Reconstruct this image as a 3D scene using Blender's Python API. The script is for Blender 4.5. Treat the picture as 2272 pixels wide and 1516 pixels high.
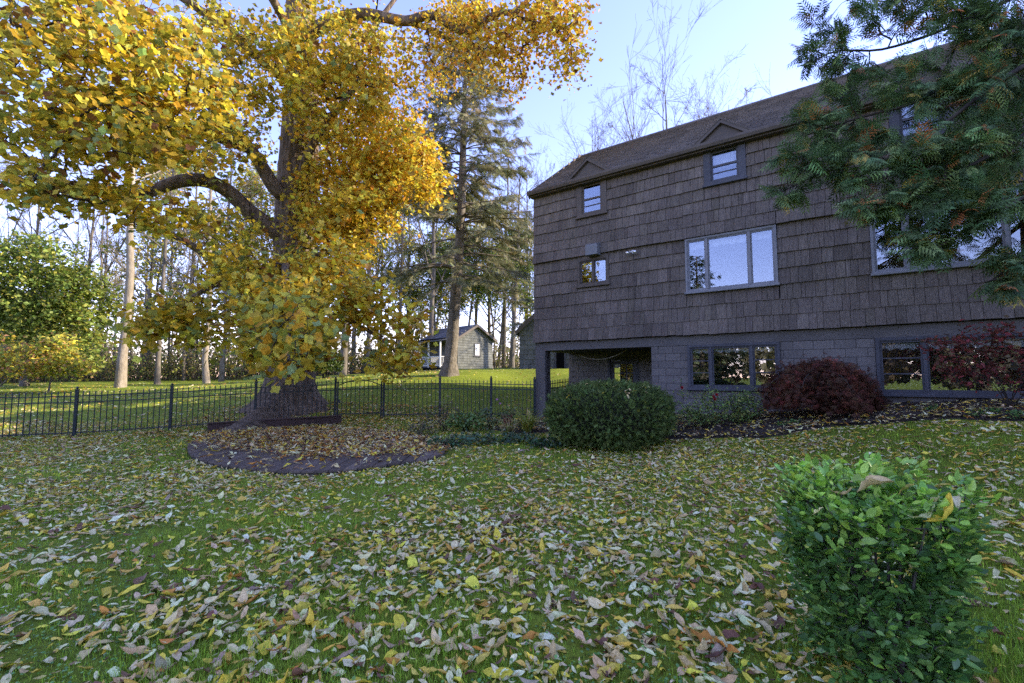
import bpy, math, numpy as np
from math import radians, sin, cos, pi

for o in list(bpy.data.objects):
    bpy.data.objects.remove(o)
scene = bpy.context.scene
coll = scene.collection

# ------------------------------------------------------------ camera
FPX, CX, CY = 1040.0, 1136.0, 758.0
PITCH = math.atan(80 / FPX)
CAMZ = 1.5
cd = bpy.data.cameras.new('camera')
cd.sensor_width = 36
cd.lens = 36 * FPX / 2272
cd.clip_start = 0.05
cd.clip_end = 6000
cam = bpy.data.objects.new('camera', cd)
cam.location = (0, 0, CAMZ)
cam.rotation_euler = (pi / 2 + PITCH, 0, 0)
coll.objects.link(cam)
scene.camera = cam

# ------------------------------------------------------------ sky, sun, exposure
SUN_AZ, SUN_EL = radians(84), radians(27)
w = bpy.data.worlds.new('World')
scene.world = w
w.use_nodes = True
wn = w.node_tree.nodes
wl = w.node_tree.links
wn.clear()
sky = wn.new('ShaderNodeTexSky')
sky.sky_type = 'NISHITA'
sky.sun_disc = False
sky.sun_elevation = SUN_EL
sky.sun_rotation = SUN_AZ
sky.altitude = 200
sky.air_density = 1.1
sky.dust_density = 0.0
sky.ozone_density = 2.8
bg = wn.new('ShaderNodeBackground')
bg.inputs['Strength'].default_value = 0.15
wo = wn.new('ShaderNodeOutputWorld')
wt = wn.new('ShaderNodeMix')            # white balance of the daylight
wt.data_type = 'RGBA'
wt.blend_type = 'MULTIPLY'
wt.inputs[0].default_value = 1
wt.inputs[7].default_value = (1.05, .80, 1.0, 1)
wl.new(sky.outputs[0], wt.inputs[6])
wl.new(wt.outputs[2], bg.inputs[0])
wl.new(bg.outputs[0], wo.inputs[0])
sd = bpy.data.lights.new('sun', 'SUN')
sd.energy = 2.8
sd.angle = radians(0.55)
sd.color = (1.0, 0.86, 0.66)
sun = bpy.data.objects.new('sun', sd)
dx, dy, dz = sin(SUN_AZ) * cos(SUN_EL), cos(SUN_AZ) * cos(SUN_EL), sin(SUN_EL)
sun.rotation_euler = (pi / 2 - SUN_EL, 0, math.atan2(dy, dx) + pi / 2)
sun.location = (40 * dx, 40 * dy, 40 * dz)
coll.objects.link(sun)
vs = scene.view_settings
vs.view_transform = 'Standard'
vs.look = 'None'
vs.gamma = 1.0
vs.exposure = 2.05
scene.render.engine = 'CYCLES'
scene.cycles.use_denoising = False
try:
    scene.cycles.denoiser = 'OPENIMAGEDENOISE'
except Exception:
    pass
scene.cycles.max_bounces = 6
scene.cycles.transparent_max_bounces = 12
scene.cycles.caustics_reflective = False
scene.cycles.caustics_refractive = False

# ------------------------------------------------------------ helpers
def rngf(s):
    return np.random.default_rng(s)

def P(px, py, Y):
    """a point of the place from its direction and its distance Y ahead of the camera"""
    u, v = (px - CX) / FPX, (CY - py) / FPX
    d = np.array([u, cos(PITCH) - sin(PITCH) * v, sin(PITCH) + cos(PITCH) * v])
    return d * (Y / d[1]) + np.array([0, 0, CAMZ])

def tag(o, label=None, cat=None, group=None, kind=None):
    if label: o['label'] = label
    if cat: o['category'] = cat
    if group: o['group'] = group
    if kind: o['kind'] = kind
    return o

def empty(name, loc=(0, 0, 0), rz=0.0):
    o = bpy.data.objects.new(name, None)
    o.location = loc
    o.rotation_euler = (0, 0, rz)
    o.empty_display_size = 0.2
    coll.objects.link(o)
    return o

def mesh(name, V, F, mat, col=None, uv=None, smooth=False):
    me = bpy.data.meshes.new(name)
    V = np.ascontiguousarray(V, dtype=np.float32)
    if not isinstance(F, list): F = [F]
    F = [np.asarray(f, dtype=np.int32) for f in F if len(f)]
    me.vertices.add(len(V))
    me.vertices.foreach_set('co', V.ravel())
    idx = np.concatenate([f.ravel() for f in F])
    starts, c = [], 0
    for f in F:
        starts.append(np.arange(len(f), dtype=np.int32) * f.shape[1] + c)
        c += f.size
    starts = np.concatenate(starts)
    me.loops.add(len(idx))
    me.loops.foreach_set('vertex_index', idx)
    me.polygons.add(len(starts))
    me.polygons.foreach_set('loop_start', starts)
    me.polygons.foreach_set('use_smooth', np.full(len(starts), bool(smooth)))
    me.update(calc_edges=True)
    if col is not None:
        a = me.color_attributes.new('Col', 'FLOAT_COLOR', 'POINT')
        c4 = np.ones((len(V), 4), dtype=np.float32)
        c4[:, :3] = col
        a.data.foreach_set('color', c4.ravel())
    if uv is not None:
        l = me.uv_layers.new(name='UVMap')
        l.data.foreach_set('uv', np.asarray(uv, dtype=np.float32)[idx].ravel())
    if mat is not None:
        me.materials.append(mat)
    return me

def link(name, me, parent=None, loc=None):
    o = bpy.data.objects.new(name, me)
    coll.objects.link(o)
    if parent is not None: o.parent = parent
    if loc is not None: o.location = loc
    return o

def obj(name, V, F, mat, parent=None, col=None, uv=None, smooth=False):
    return link(name, mesh(name, V, F, mat, col, uv, smooth), parent)

BOXF = np.array([[0, 3, 2, 1], [4, 5, 6, 7], [0, 1, 5, 4], [1, 2, 6, 5], [2, 3, 7, 6], [3, 0, 4, 7]])
def boxv(x0, x1, y0, y1, z0, z1):
    return np.array([[x0, y0, z0], [x1, y0, z0], [x1, y1, z0], [x0, y1, z0],
                     [x0, y0, z1], [x1, y0, z1], [x1, y1, z1], [x0, y1, z1]], float)

class MB:
    """collects boxes, quads, prisms and tubes that belong to ONE piece"""
    def __init__(s): s.V, s.F, s.n, s.C = [], {}, 0, []
    def add(s, V, F, col=None):
        V = np.asarray(V, float)
        if not isinstance(F, list): F = [F]
        for f in F:
            f = np.asarray(f)
            if len(f): s.F.setdefault(f.shape[1], []).append(f + s.n)
        s.V.append(V); s.n += len(V)
        s.C.append(np.broadcast_to(np.array((1, 1, 1) if col is None else col, float), (len(V), 3)))
        return s
    def box(s, x0, x1, y0, y1, z0, z1, col=None):
        return s.add(boxv(x0, x1, y0, y1, z0, z1), BOXF, col)
    def bev(s, x0, x1, y0, y1, z0, z1, b=0.01, col=None):
        """box with chamfered vertical and front edges"""
        V, F = bevbox(x0, x1, y0, y1, z0, z1, b)
        return s.add(V, F, col)
    def bar(s, a, b, wx, wz, up=(0, 0, 1)):
        """rectangular bar from a to b"""
        a, b = np.array(a, float), np.array(b, float)
        t = (b - a) / np.linalg.norm(b - a)
        u = np.cross(t, up); u /= max(1e-9, np.linalg.norm(u))
        v = np.cross(u, t)
        V = []
        for p in (a, b):
            for (i, j) in ((-1, -1), (1, -1), (1, 1), (-1, 1)):
                V.append(p + u * i * wx / 2 + v * j * wz / 2)
        V = np.array(V)
        return s.add(V, np.array([[0, 3, 2, 1], [4, 5, 6, 7], [0, 1, 5, 4], [1, 2, 6, 5], [2, 3, 7, 6], [3, 0, 4, 7]]))
    def tube(s, pts, rad, k=8, caps=True):
        V, F = tubes(np.asarray(pts, float)[None], np.asarray(rad, float)[None], k)
        F = [F]
        if caps:
            n = len(pts)
            F.append(np.array([list(range(k))[::-1], list(range((n - 1) * k, n * k))]))
        return s.add(V, F)
    def lathe(s, prof, c=(0, 0, 0), k=16):
        prof = np.array(prof, float)
        th = np.arange(k) * 2 * pi / k
        V = np.stack([prof[:, None, 0] * np.cos(th), prof[:, None, 0] * np.sin(th), np.repeat(prof[:, 1:2], k, 1)], -1).reshape(-1, 3)
        return s.add(V + np.array(c), gridf(len(prof), k, True))
    def build(s, name, mat, parent=None, smooth=False, usecol=False):
        V = np.concatenate(s.V)
        return obj(name, V, [np.concatenate(f) for f in s.F.values()], mat, parent, np.concatenate(s.C) if usecol else None, None, smooth)
    def data(s, name, mat, usecol=False, smooth=False):
        return mesh(name, np.concatenate(s.V), [np.concatenate(f) for f in s.F.values()], mat, np.concatenate(s.C) if usecol else None, None, smooth)

def bevbox(x0, x1, y0, y1, z0, z1, b):
    # front (low y) face chamfered all round
    V = np.array([[x0, y1, z0], [x1, y1, z0], [x1, y1, z1], [x0, y1, z1],
                  [x0, y0 + b, z0], [x1, y0 + b, z0], [x1, y0 + b, z1], [x0, y0 + b, z1],
                  [x0 + b, y0, z0 + b], [x1 - b, y0, z0 + b], [x1 - b, y0, z1 - b], [x0 + b, y0, z1 - b]], float)
    F = np.array([[0, 1, 2, 3], [8, 11, 10, 9][::-1], [4, 5, 9, 8], [5, 6, 10, 9], [6, 7, 11, 10], [7, 4, 8, 11],
                  [0, 4, 5, 1][::-1], [1, 5, 6, 2][::-1], [2, 6, 7, 3][::-1], [3, 7, 4, 0][::-1]])
    return V, F

def gridf(n, k, wrap):
    i = np.arange(n - 1)[:, None]
    j = np.arange(k if wrap else k - 1)[None]
    j2 = (j + 1) % k
    return np.stack([i * k + j, i * k + j2, (i + 1) * k + j2, (i + 1) * k + j], -1).reshape(-1, 4)

def tubes(pts, rad, k=4):
    """many branches at once: pts (B,n,3), rad (B,n)"""
    B, n, _ = pts.shape
    t = np.gradient(pts, axis=1)
    t /= np.maximum(1e-9, np.linalg.norm(t, axis=2, keepdims=True))
    d = pts[:, -1] - pts[:, 0]
    ref = np.where(np.abs(d[:, 2:3]) > 0.7 * np.linalg.norm(d, axis=1, keepdims=True), np.array([[1., .13, 0]]), np.array([[0, .11, 1.]]))
    u = np.cross(t, ref[:, None])
    u /= np.maximum(1e-9, np.linalg.norm(u, axis=2, keepdims=True))
    v = np.cross(t, u)
    th = np.arange(k) * 2 * pi / k
    V = pts[:, :, None] + rad[:, :, None, None] * (np.cos(th)[:, None] * u[:, :, None] + np.sin(th)[:, None] * v[:, :, None])
    f = gridf(n, k, True)
    F = (f[None] + (np.arange(B) * n * k)[:, None, None]).reshape(-1, 4)
    return V.reshape(-1, 3), F

def rot_z(a):
    c, s, o, l = np.cos(a), np.sin(a), np.zeros_like(a), np.ones_like(a)
    return np.stack([np.stack([c, -s, o], -1), np.stack([s, c, o], -1), np.stack([o, o, l], -1)], -2)
def rot_x(a):
    c, s, o, l = np.cos(a), np.sin(a), np.zeros_like(a), np.ones_like(a)
    return np.stack([np.stack([l, o, o], -1), np.stack([o, c, -s], -1), np.stack([o, s, c], -1)], -2)
def rot_y(a):
    c, s, o, l = np.cos(a), np.sin(a), np.zeros_like(a), np.ones_like(a)
    return np.stack([np.stack([c, o, s], -1), np.stack([o, l, o], -1), np.stack([-s, o, c], -1)], -2)
def rot_to(d, roll):
    """matrices whose local +Y runs along d, rolled about it"""
    d = d / np.maximum(1e-9, np.linalg.norm(d, axis=1, keepdims=True))
    up = np.where(np.abs(d[:, 2:3]) > .95, np.array([[1., 0, 0]]), np.array([[0, 0, 1.]]))
    x = np.cross(d, up); x /= np.linalg.norm(x, axis=1, keepdims=True)
    z = np.cross(x, d)
    c, s = np.cos(roll)[:, None], np.sin(roll)[:, None]
    x2, z2 = c * x + s * z, -s * x + c * z
    return np.stack([x2, d, z2], -1)

def inst(TV, TF, R, S, T):
    """one mesh out of many small alike pieces (leaves, needles, blades)"""
    N, nv = len(T), len(TV)
    S = np.asarray(S, float)
    if S.ndim == 1: S = S[:, None] * np.ones((1, 3))
    V = np.einsum('nij,nvj->nvi', R, TV[None] * S[:, None, :]) + T[:, None]
    if not isinstance(TF, list): TF = [TF]
    F = [(f[None] + (np.arange(N) * nv)[:, None, None]).reshape(-1, f.shape[1]) for f in TF]
    return V.reshape(-1, 3), F

def percol(C, nv):
    return np.repeat(C, nv, axis=0)

def pick(rng, n, palette, weights, jit=.18):
    pal = np.array(palette, float)
    w_ = np.array(weights, float); w_ /= w_.sum()
    i = rng.choice(len(pal), n, p=w_)
    c = pal[i] * (1 + jit * rng.standard_normal((n, 1))) * (1 + .06 * rng.standard_normal((n, 3)))
    return np.clip(c, .004, .9)

# ------------------------------------------------------------ materials (node based)
def newmat(name):
    m = bpy.data.materials.new(name)
    m.use_nodes = True
    nt = m.node_tree
    nt.nodes.clear()
    out = nt.nodes.new('ShaderNodeOutputMaterial')
    return m, nt, out

def nnode(nt, t, **kw):
    n = nt.nodes.new(t)
    for k, v in kw.items():
        if k in n.inputs: n.inputs[k].default_value = v
        else: setattr(n, k, v)
    return n

def ramp(nt, stops):
    r = nt.nodes.new('ShaderNodeValToRGB')
    e = r.color_ramp.elements
    e[0].position, e[0].color = stops[0][0], (*stops[0][1], 1)
    e[1].position, e[1].color = stops[-1][0], (*stops[-1][1], 1)
    for p, c in stops[1:-1]:
        x = e.new(p); x.color = (*c, 1)
    return r

def surf(name, c1, c2, scale=6, stretch=(1, 1, 1), rough=.8, bump=.3, bscale=None, attr=False, spec=.3, coord='Object', dist=.02, detail=6):
    """two-tone noisy surface; attr multiplies by the piece's own tint"""
    m, nt, out = newmat(name)
    L = nt.links.new
    tc = nnode(nt, 'ShaderNodeTexCoord')
    src = tc.outputs['Object']
    if coord == 'World':
        src = nnode(nt, 'ShaderNodeNewGeometry').outputs['Position']
    mp = nnode(nt, 'ShaderNodeMapping')
    mp.inputs['Scale'].default_value = stretch
    L(src, mp.inputs['Vector'])
    n1 = nnode(nt, 'ShaderNodeTexNoise', Scale=scale, Detail=detail, Roughness=.62)
    L(mp.outputs[0], n1.inputs['Vector'])
    r = ramp(nt, [(.3, c1), (.7, c2)])
    L(n1.outputs['Fac'], r.inputs[0])
    b = nnode(nt, 'ShaderNodeBsdfPrincipled', Roughness=rough)
    b.inputs['Specular IOR Level'].default_value = spec
    colr = r.outputs[0]
    # slow large weathering
    n3 = nnode(nt, 'ShaderNodeTexNoise', Scale=.9, Detail=3)
    L(src, n3.inputs['Vector'])
    mr = nnode(nt, 'ShaderNodeMapRange')
    mr.inputs[1].default_value, mr.inputs[2].default_value, mr.inputs[3].default_value, mr.inputs[4].default_value = .25, .75, .8, 1.18
    L(n3.outputs['Fac'], mr.inputs[0])
    mx = nnode(nt, 'ShaderNodeMix', data_type='RGBA', blend_type='MULTIPLY')
    mx.inputs[0].default_value = 1
    L(colr, mx.inputs[6]); L(mr.outputs[0], mx.inputs[7])
    colr = mx.outputs[2]
    if attr:
        at = nnode(nt, 'ShaderNodeAttribute', attribute_name='Col')
        m2 = nnode(nt, 'ShaderNodeMix', data_type='RGBA', blend_type='MULTIPLY')
        m2.inputs[0].default_value = 1
        L(colr, m2.inputs[6]); L(at.outputs['Color'], m2.inputs[7])
        colr = m2.outputs[2]
    L(colr, b.inputs['Base Color'])
    if bump:
        n2 = nnode(nt, 'ShaderNodeTexNoise', Scale=bscale or scale * 2.5, Detail=8, Roughness=.65)
        L(mp.outputs[0], n2.inputs['Vector'])
        bp = nnode(nt, 'ShaderNodeBump', Strength=bump, Distance=dist)
        L(n2.outputs['Fac'], bp.inputs['Height'])
        L(bp.outputs[0], b.inputs['Normal'])
    L(b.outputs[0], out.inputs[0])
    return m

def leafmat(name, transl=.35, rough=.55, mott=.25, scale=40, spec=.3, veins=False, under=None):
    """leaf: own colour from the attribute, mottled, light passes through"""
    m, nt, out = newmat(name)
    L = nt.links.new
    at = nnode(nt, 'ShaderNodeAttribute', attribute_name='Col')
    g = nnode(nt, 'ShaderNodeNewGeometry')
    n1 = nnode(nt, 'ShaderNodeTexNoise', Scale=scale, Detail=4)
    L(g.outputs['Position'], n1.inputs['Vector'])
    mr = nnode(nt, 'ShaderNodeMapRange')
    mr.inputs[1].default_value, mr.inputs[2].default_value, mr.inputs[3].default_value, mr.inputs[4].default_value = .3, .7, 1 - mott, 1 + mott
    L(n1.outputs['Fac'], mr.inputs[0])
    mx = nnode(nt, 'ShaderNodeMix', data_type='RGBA', blend_type='MULTIPLY')
    mx.inputs[0].default_value = 1
    L(at.outputs['Color'], mx.inputs[6]); L(mr.outputs[0], mx.inputs[7])
    c = mx.outputs[2]
    b = nnode(nt, 'ShaderNodeBsdfPrincipled', Roughness=rough)
    b.inputs['Specular IOR Level'].default_value = spec
    if veins:
        uv = nnode(nt, 'ShaderNodeUVMap')
        sp = nnode(nt, 'ShaderNodeSeparateXYZ'); L(uv.outputs[0], sp.inputs[0])
        ab = nnode(nt, 'ShaderNodeMath', operation='ABSOLUTE'); L(sp.outputs[0], ab.inputs[0])
        mu = nnode(nt, 'ShaderNodeMath', operation='MULTIPLY_ADD'); mu.inputs[1].default_value = -.8
        L(ab.outputs[0], mu.inputs[0]); L(sp.outputs[1], mu.inputs[2])
        m7 = nnode(nt, 'ShaderNodeMath', operation='MULTIPLY'); m7.inputs[1].default_value = 50; L(mu.outputs[0], m7.inputs[0])
        sn = nnode(nt, 'ShaderNodeMath', operation='SINE'); L(m7.outputs[0], sn.inputs[0])
        pw = nnode(nt, 'ShaderNodeMapRange')
        pw.inputs[1].default_value, pw.inputs[2].default_value, pw.inputs[3].default_value, pw.inputs[4].default_value = .7, 1, 0, 1
        L(sn.outputs[0], pw.inputs[0])
        mid = nnode(nt, 'ShaderNodeMapRange')
        mid.inputs[1].default_value, mid.inputs[2].default_value, mid.inputs[3].default_value, mid.inputs[4].default_value = .02, .06, 1, 0
        L(ab.outputs[0], mid.inputs[0])
        mxv = nnode(nt, 'ShaderNodeMath', operation='MAXIMUM'); L(pw.outputs[0], mxv.inputs[0]); L(mid.outputs[0], mxv.inputs[1])
        fv = nnode(nt, 'ShaderNodeMath', operation='MULTIPLY'); fv.inputs[1].default_value = .3; L(mxv.outputs[0], fv.inputs[0])
        m3 = nnode(nt, 'ShaderNodeMix', data_type='RGBA', blend_type='MULTIPLY')
        L(fv.outputs[0], m3.inputs[0]); L(c, m3.inputs[6]); m3.inputs[7].default_value = (.55, .5, .42, 1)
        c = m3.outputs[2]
        bp = nnode(nt, 'ShaderNodeBump', Strength=.4, Distance=.003); L(mxv.outputs[0], bp.inputs['Height']); L(bp.outputs[0], b.inputs['Normal'])
    if under is not None:
        m4 = nnode(nt, 'ShaderNodeMix', data_type='RGBA')
        L(g.outputs['Backfacing'], m4.inputs[0]); L(c, m4.inputs[6]); m4.inputs[7].default_value = (*under, 1)
        c = m4.outputs[2]
    L(c, b.inputs['Base Color'])
    if transl:
        t = nnode(nt, 'ShaderNodeBsdfTranslucent')
        L(c, t.inputs[0])
        ms = nnode(nt, 'ShaderNodeMixShader'); ms.inputs[0].default_value = transl
        L(b.outputs[0], ms.inputs[1]); L(t.outputs[0], ms.inputs[2])
        L(ms.outputs[0], out.inputs[0])
    else:
        L(b.outputs[0], out.inputs[0])
    return m

def glassmat(name, refl=.45, tint=(.75, .8, .85)):
    m, nt, out = newmat(name)
    L = nt.links.new
    fr = nnode(nt, 'ShaderNodeFresnel', IOR=1.5)
    mr = nnode(nt, 'ShaderNodeMapRange')
    mr.inputs[1].default_value, mr.inputs[2].default_value, mr.inputs[3].default_value, mr.inputs[4].default_value = 0.04, 1, refl, 1
    L(fr.outputs[0], mr.inputs[0])
    gl = nnode(nt, 'ShaderNodeBsdfGlossy', Roughness=.0)
    gl.inputs[0].default_value = (.82, .89, 1, 1)
    tr = nnode(nt, 'ShaderNodeBsdfTransparent'); tr.inputs[0].default_value = (*tint, 1)
    ms = nnode(nt, 'ShaderNodeMixShader')
    L(mr.outputs[0], ms.inputs[0]); L(tr.outputs[0], ms.inputs[1]); L(gl.outputs[0], ms.inputs[2])
    L(ms.outputs[0], out.inputs[0])
    return m

M = {}
M['shingle'] = surf('cedar shingle stain', (.105, .085, .069), (.215, .180, .149), 9, (5, 5, .35), .85, .8, 12, True, .2, 'World', .02)
M['wall'] = surf('dark sheathing', (.03, .026, .022), (.05, .043, .037), 8)
M['trim'] = surf('brown painted trim', (.095, .076, .060), (.125, .102, .081), 14, (1, 1, 1), .55, .08)
M['trim_dark'] = surf('slate painted trim', (.060, .061, .070), (.100, .100, .112), 12, (1, 1, 4), .6, .25)
M['frame'] = surf('grey window frame', (.20, .20, .21), (.26, .26, .27), 10, rough=.45, bump=.05)
M['block'] = surf('painted concrete block', (.150, .136, .126), (.200, .184, .171), 22, rough=.85, bump=.5, bscale=70, attr=True, spec=.2, dist=.008, coord='World')
M['mortar'] = surf('painted mortar', (.120, .110, .103), (.155, .144, .136), 20, rough=.9, bump=.3)
M['roof'] = surf('asphalt shingle', (.125, .107, .092), (.220, .192, .166), 60, rough=.95, bump=.5, bscale=180, attr=True, spec=.15, dist=.006, coord='World')
M['roofbase'] = surf('roof felt', (.03, .028, .026), (.045, .042, .04), 30)
M['glass'] = glassmat('window glass', .13, (.9, .92, .93))
M['curtain'] = surf('lace curtain', (.55, .55, .55), (.75, .75, .74), 30, (6, 1, 1), .9, .4)
M['room'] = surf('tan room wall', (.35, .26, .12), (.45, .34, .17), 4, (6, 1, 1), .8, .1)
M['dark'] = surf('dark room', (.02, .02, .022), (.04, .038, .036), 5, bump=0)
M['ceil'] = surf('soffit boards', (.05, .046, .042), (.075, .07, .064), 8, (1, 8, 1))
M['fence'] = surf('dark coated iron', (.010, .016, .022), (.018, .028, .038), 30, rough=.45, bump=.1, spec=.5)
M['deck'] = surf('weathered deck board', (.100, .074, .056), (.19, .148, .116), 7, (9, 1, 1), .8, .5, 20, True, .2)
M['beam'] = surf('red-brown timber', (.050, .030, .026), (.085, .052, .046), 8, (1, 8, 8), .8, .35)
M['stone'] = surf('stone edging', (.06, .053, .047), (.12, .105, .09), 9, rough=.9, bump=.6)
M['bark'] = surf('furrowed bark', (.070, .052, .037), (.29, .225, .165), 9, (1, 1, .16), .95, 1.0, 9, False, .1, 'World', .12)
M['bark2'] = surf('twig bark', (.032, .026, .020), (.075, .060, .046), 12, (1, 1, .4), .95, .5)
M['bark_pale'] = surf('pale bark', (.20, .165, .12), (.36, .31, .24), 6, (1, 1, .35), .9, .8, 10, False, .1, 'World', .05)
M['bark_grey'] = surf('grey bark', (.11, .095, .075), (.21, .185, .15), 6, (1, 1, .3), .95, .7, 10, False, .1, 'World', .05)
M['bark_spruce'] = surf('flaky spruce bark', (.10, .085, .065), (.24, .21, .17), 9, (1, 1, .8), .95, 1.0, 14, False, .1, 'World', .05)
M['leaf'] = leafmat('autumn leaf', .48, .5, .28, 14)
M['needle'] = leafmat('evergreen needle', .25, .6, .3, 8)
M['fallen'] = leafmat('fallen leaf', .12, .6, .22, 55, .3, True)
M['green'] = leafmat('green leaf', .22, .35, .15, 40, .5)
M['grass'] = leafmat('grass blade', .25, .55, .25, 3)
M['white'] = surf('white paint', (.62, .62, .60), (.74, .74, .72), 10, rough=.5, bump=.05)
M['shedwall'] = surf('grey shed shingle', (.12, .125, .115), (.20, .205, .19), 9, (8, 8, 1), .9, .5, 14, True, .2, 'World')
M['shedroof'] = surf('shed roof', (.11, .115, .13), (.17, .175, .19), 30, attr=True, rough=.95)
M['terra'] = surf('terracotta', (.22, .085, .05), (.30, .13, .08), 12, rough=.85)
M['chrome'] = surf('lamp bulb silver', (.6, .6, .6), (.8, .8, .8), 4, rough=.15, bump=0)
M['chrome'].node_tree.nodes['Principled BSDF'].inputs['Metallic'].default_value = .8
M['metal'] = surf('grey metal', (.16, .165, .17), (.23, .235, .24), 8, rough=.4, bump=.05)
M['wire'] = surf('pale rope', (.3, .27, .2), (.42, .38, .3), 30)

# ============================================================ the ground
HC = P(1188, 838, 15.2)                       # left corner of the house in plan
HANG = math.atan2(-1.0, 1.395)                # the long wall runs right and towards the viewer
HS = np.array([cos(HANG), sin(HANG)]); HN = np.array([-sin(HANG), cos(HANG)])   # along, inward
def hw(s, d): return HC[:2] + HS * s + HN * d

CTRL = [(0, 0, 0), (0, 3, 0), (0, 6, .0), (-6, 4, -.02), (-12, 5, -.08), (-20, 3, -.25), (6, 3, .32), (3, 3, .1), (4, 8, .2), (1, 9, .08), (7, 7, .75), (-3, 9, -.02), (-6, 9, -.03),
        (-13.3, 11.6, -.05), (-11.3, 12.3, -.02), (-9.4, 13, .05), (-7.5, 13.8, .15), (-5.3, 14.3, .24), (-3.9, 14.5, .27), (-2.2, 14.7, .27), (-.7, 14.9, .25),
        (-7.7, 15.6, .5), (-10, 15.5, .3), (-5, 16.5, .6), (-12, 20, .75), (-20, 16, .35), (-28, 30, 1.15), (-20, 32, 1.2), (-11, 34, 1.75), (-2.7, 35, 2.15), (-3, 22, 1.62), (1.5, 27, 2.02), (4, 22, 1.6),
        (8, 28, 2.1), (20, 25, 2.4), (25, 5, 2.2), (-60, 60, 1.2), (0, 60, 2.3), (60, 60, 2.5), (0, 150, 2), (-150, 90, 1), (150, 90, 2), (-30, -30, -.8), (30, -30, 1.0), (0, -80, -1.5), (-90, 0, -.2)]
for s_, z_ in ((0, .23), (2.5, .36), (5, .50), (8, .80), (10.5, 1.02), (14, 1.25), (19, 1.5)):
    for d_ in (-.1, 3.0):
        p_ = hw(s_, d_); CTRL.append((p_[0], p_[1], z_ + .05 * (d_ > 1)))
CT = np.array(CTRL, float)
def _phi(r2): return np.sqrt(r2 + 6.0)
_n = len(CT)
_A = np.zeros((_n + 1, _n + 1))
_A[:_n, :_n] = _phi(((CT[:, None, :2] - CT[None, :, :2]) ** 2).sum(-1)) - np.eye(_n) * .05
_A[:_n, _n] = 1; _A[_n, :_n] = 1
_W = np.linalg.solve(_A, np.r_[CT[:, 2], 0])
def gz(x, y):
    x = np.asarray(x, float); y = np.asarray(y, float)
    sh = x.shape
    q = np.stack([x.ravel(), y.ravel()], -1)
    out = np.empty(len(q))
    for i in range(0, len(q), 20000):
        c = q[i:i + 20000]
        out[i:i + 20000] = _phi(((c[:, None] - CT[None, :, :2]) ** 2).sum(-1)) @ _W[:_n] + _W[_n]
    r = np.hypot(q[:, 0], q[:, 1])
    k = np.clip((r - 120) / 200, 0, 1)
    out = out * (1 - k) + 0.8 * k
    out += (.012 * np.sin(q[:, 0] * 1.9 + 1) * np.sin(q[:, 1] * 1.6) + .008 * np.sin(q[:, 0] * 4.1 + q[:, 1] * 3.3)) * (1 - k)
    return out.reshape(sh)
def gz1(x, y): return float(gz(np.array([x]), np.array([y]))[0])

def lawnmat():
    m, nt, out = newmat('lawn ground')
    L = nt.links.new
    g = nnode(nt, 'ShaderNodeNewGeometry')
    n1 = nnode(nt, 'ShaderNodeTexNoise', Scale=26, Detail=8, Roughness=.7); L(g.outputs['Position'], n1.inputs['Vector'])
    n2 = nnode(nt, 'ShaderNodeTexNoise', Scale=.45, Detail=4); L(g.outputs['Position'], n2.inputs['Vector'])
    r1 = ramp(nt, [(.28, (.075, .065, .018)), (.5, (.17, .23, .028)), (.75, (.28, .36, .04))]); L(n1.outputs[0], r1.inputs[0])
    r2 = ramp(nt, [(.35, (.75, .75, .75)), (.65, (1.25, 1.15, 1.0))]); L(n2.outputs[0], r2.inputs[0])
    mx = nnode(nt, 'ShaderNodeMix', data_type='RGBA', blend_type='MULTIPLY'); mx.inputs[0].default_value = 1
    L(r1.outputs[0], mx.inputs[6]); L(r2.outputs[0], mx.inputs[7])
    b = nnode(nt, 'ShaderNodeBsdfPrincipled', Roughness=.95); b.inputs['Specular IOR Level'].default_value = .1
    L(mx.outputs[2], b.inputs['Base Color'])
    bp = nnode(nt, 'ShaderNodeBump', Strength=.9, Distance=.03); L(n1.outputs[0], bp.inputs['Height']); L(bp.outputs[0], b.inputs['Normal'])
    L(b.outputs[0], out.inputs[0])
    return m
M['lawn'] = lawnmat()
M['mulch'] = surf('bark mulch', (.025, .019, .015), (.10, .078, .062), 45, rough=.95, bump=1.0, bscale=60, dist=.03, spec=.15, coord='World')

xs = np.concatenate([-np.geomspace(1800, 42, 22), np.arange(-40, 40.1, .5), np.geomspace(42, 1800, 22)])
ys = np.concatenate([-np.geomspace(1800, 14, 26), np.arange(-12, 60.1, .5), np.geomspace(63, 2200, 22)])
GX, GY = np.meshgrid(xs, ys)
GZ = gz(GX, GY)
lawn = obj('lawn', np.stack([GX, GY, GZ], -1).reshape(-1, 3), gridf(len(ys), len(xs), False), M['lawn'], smooth=True)
tag(lawn, 'green leaf-strewn lawn rising behind the fence', 'lawn', kind='structure')

# mulch bed in front of the house wall
def bed_front(s):      # how far the bed reaches out from the wall
    return 3.35 - .10 * s + .25 * np.sin(s * 1.3) + .12 * np.sin(s * 3.7 + 1)
ss = np.linspace(.6, 15, 90)
tt = np.linspace(0, 1, 24)
SS, TT = np.meshgrid(ss, tt)
DD = -TT * bed_front(SS) + .05
BX = HC[0] + HS[0] * SS + HN[0] * DD
BY = HC[1] + HS[1] * SS + HN[1] * DD
rg = rngf(5)
edge = np.clip(np.minimum(np.minimum((1 - TT) * 9, 1.0), np.minimum((SS - .6) * 2, 1)), 0, 1)
BZ = gz(BX, BY) + edge * (.05 + .02 * rg.standard_normal(BX.shape)) - .012 * (1 - edge) + .004
bed = obj('mulch_bed', np.stack([BX, BY, BZ], -1).reshape(-1, 3), gridf(24, 90, False), M['mulch'], smooth=True)
tag(bed, 'dark mulch bed strewn with leaves below the house wall', 'mulch bed', kind='structure')
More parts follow.
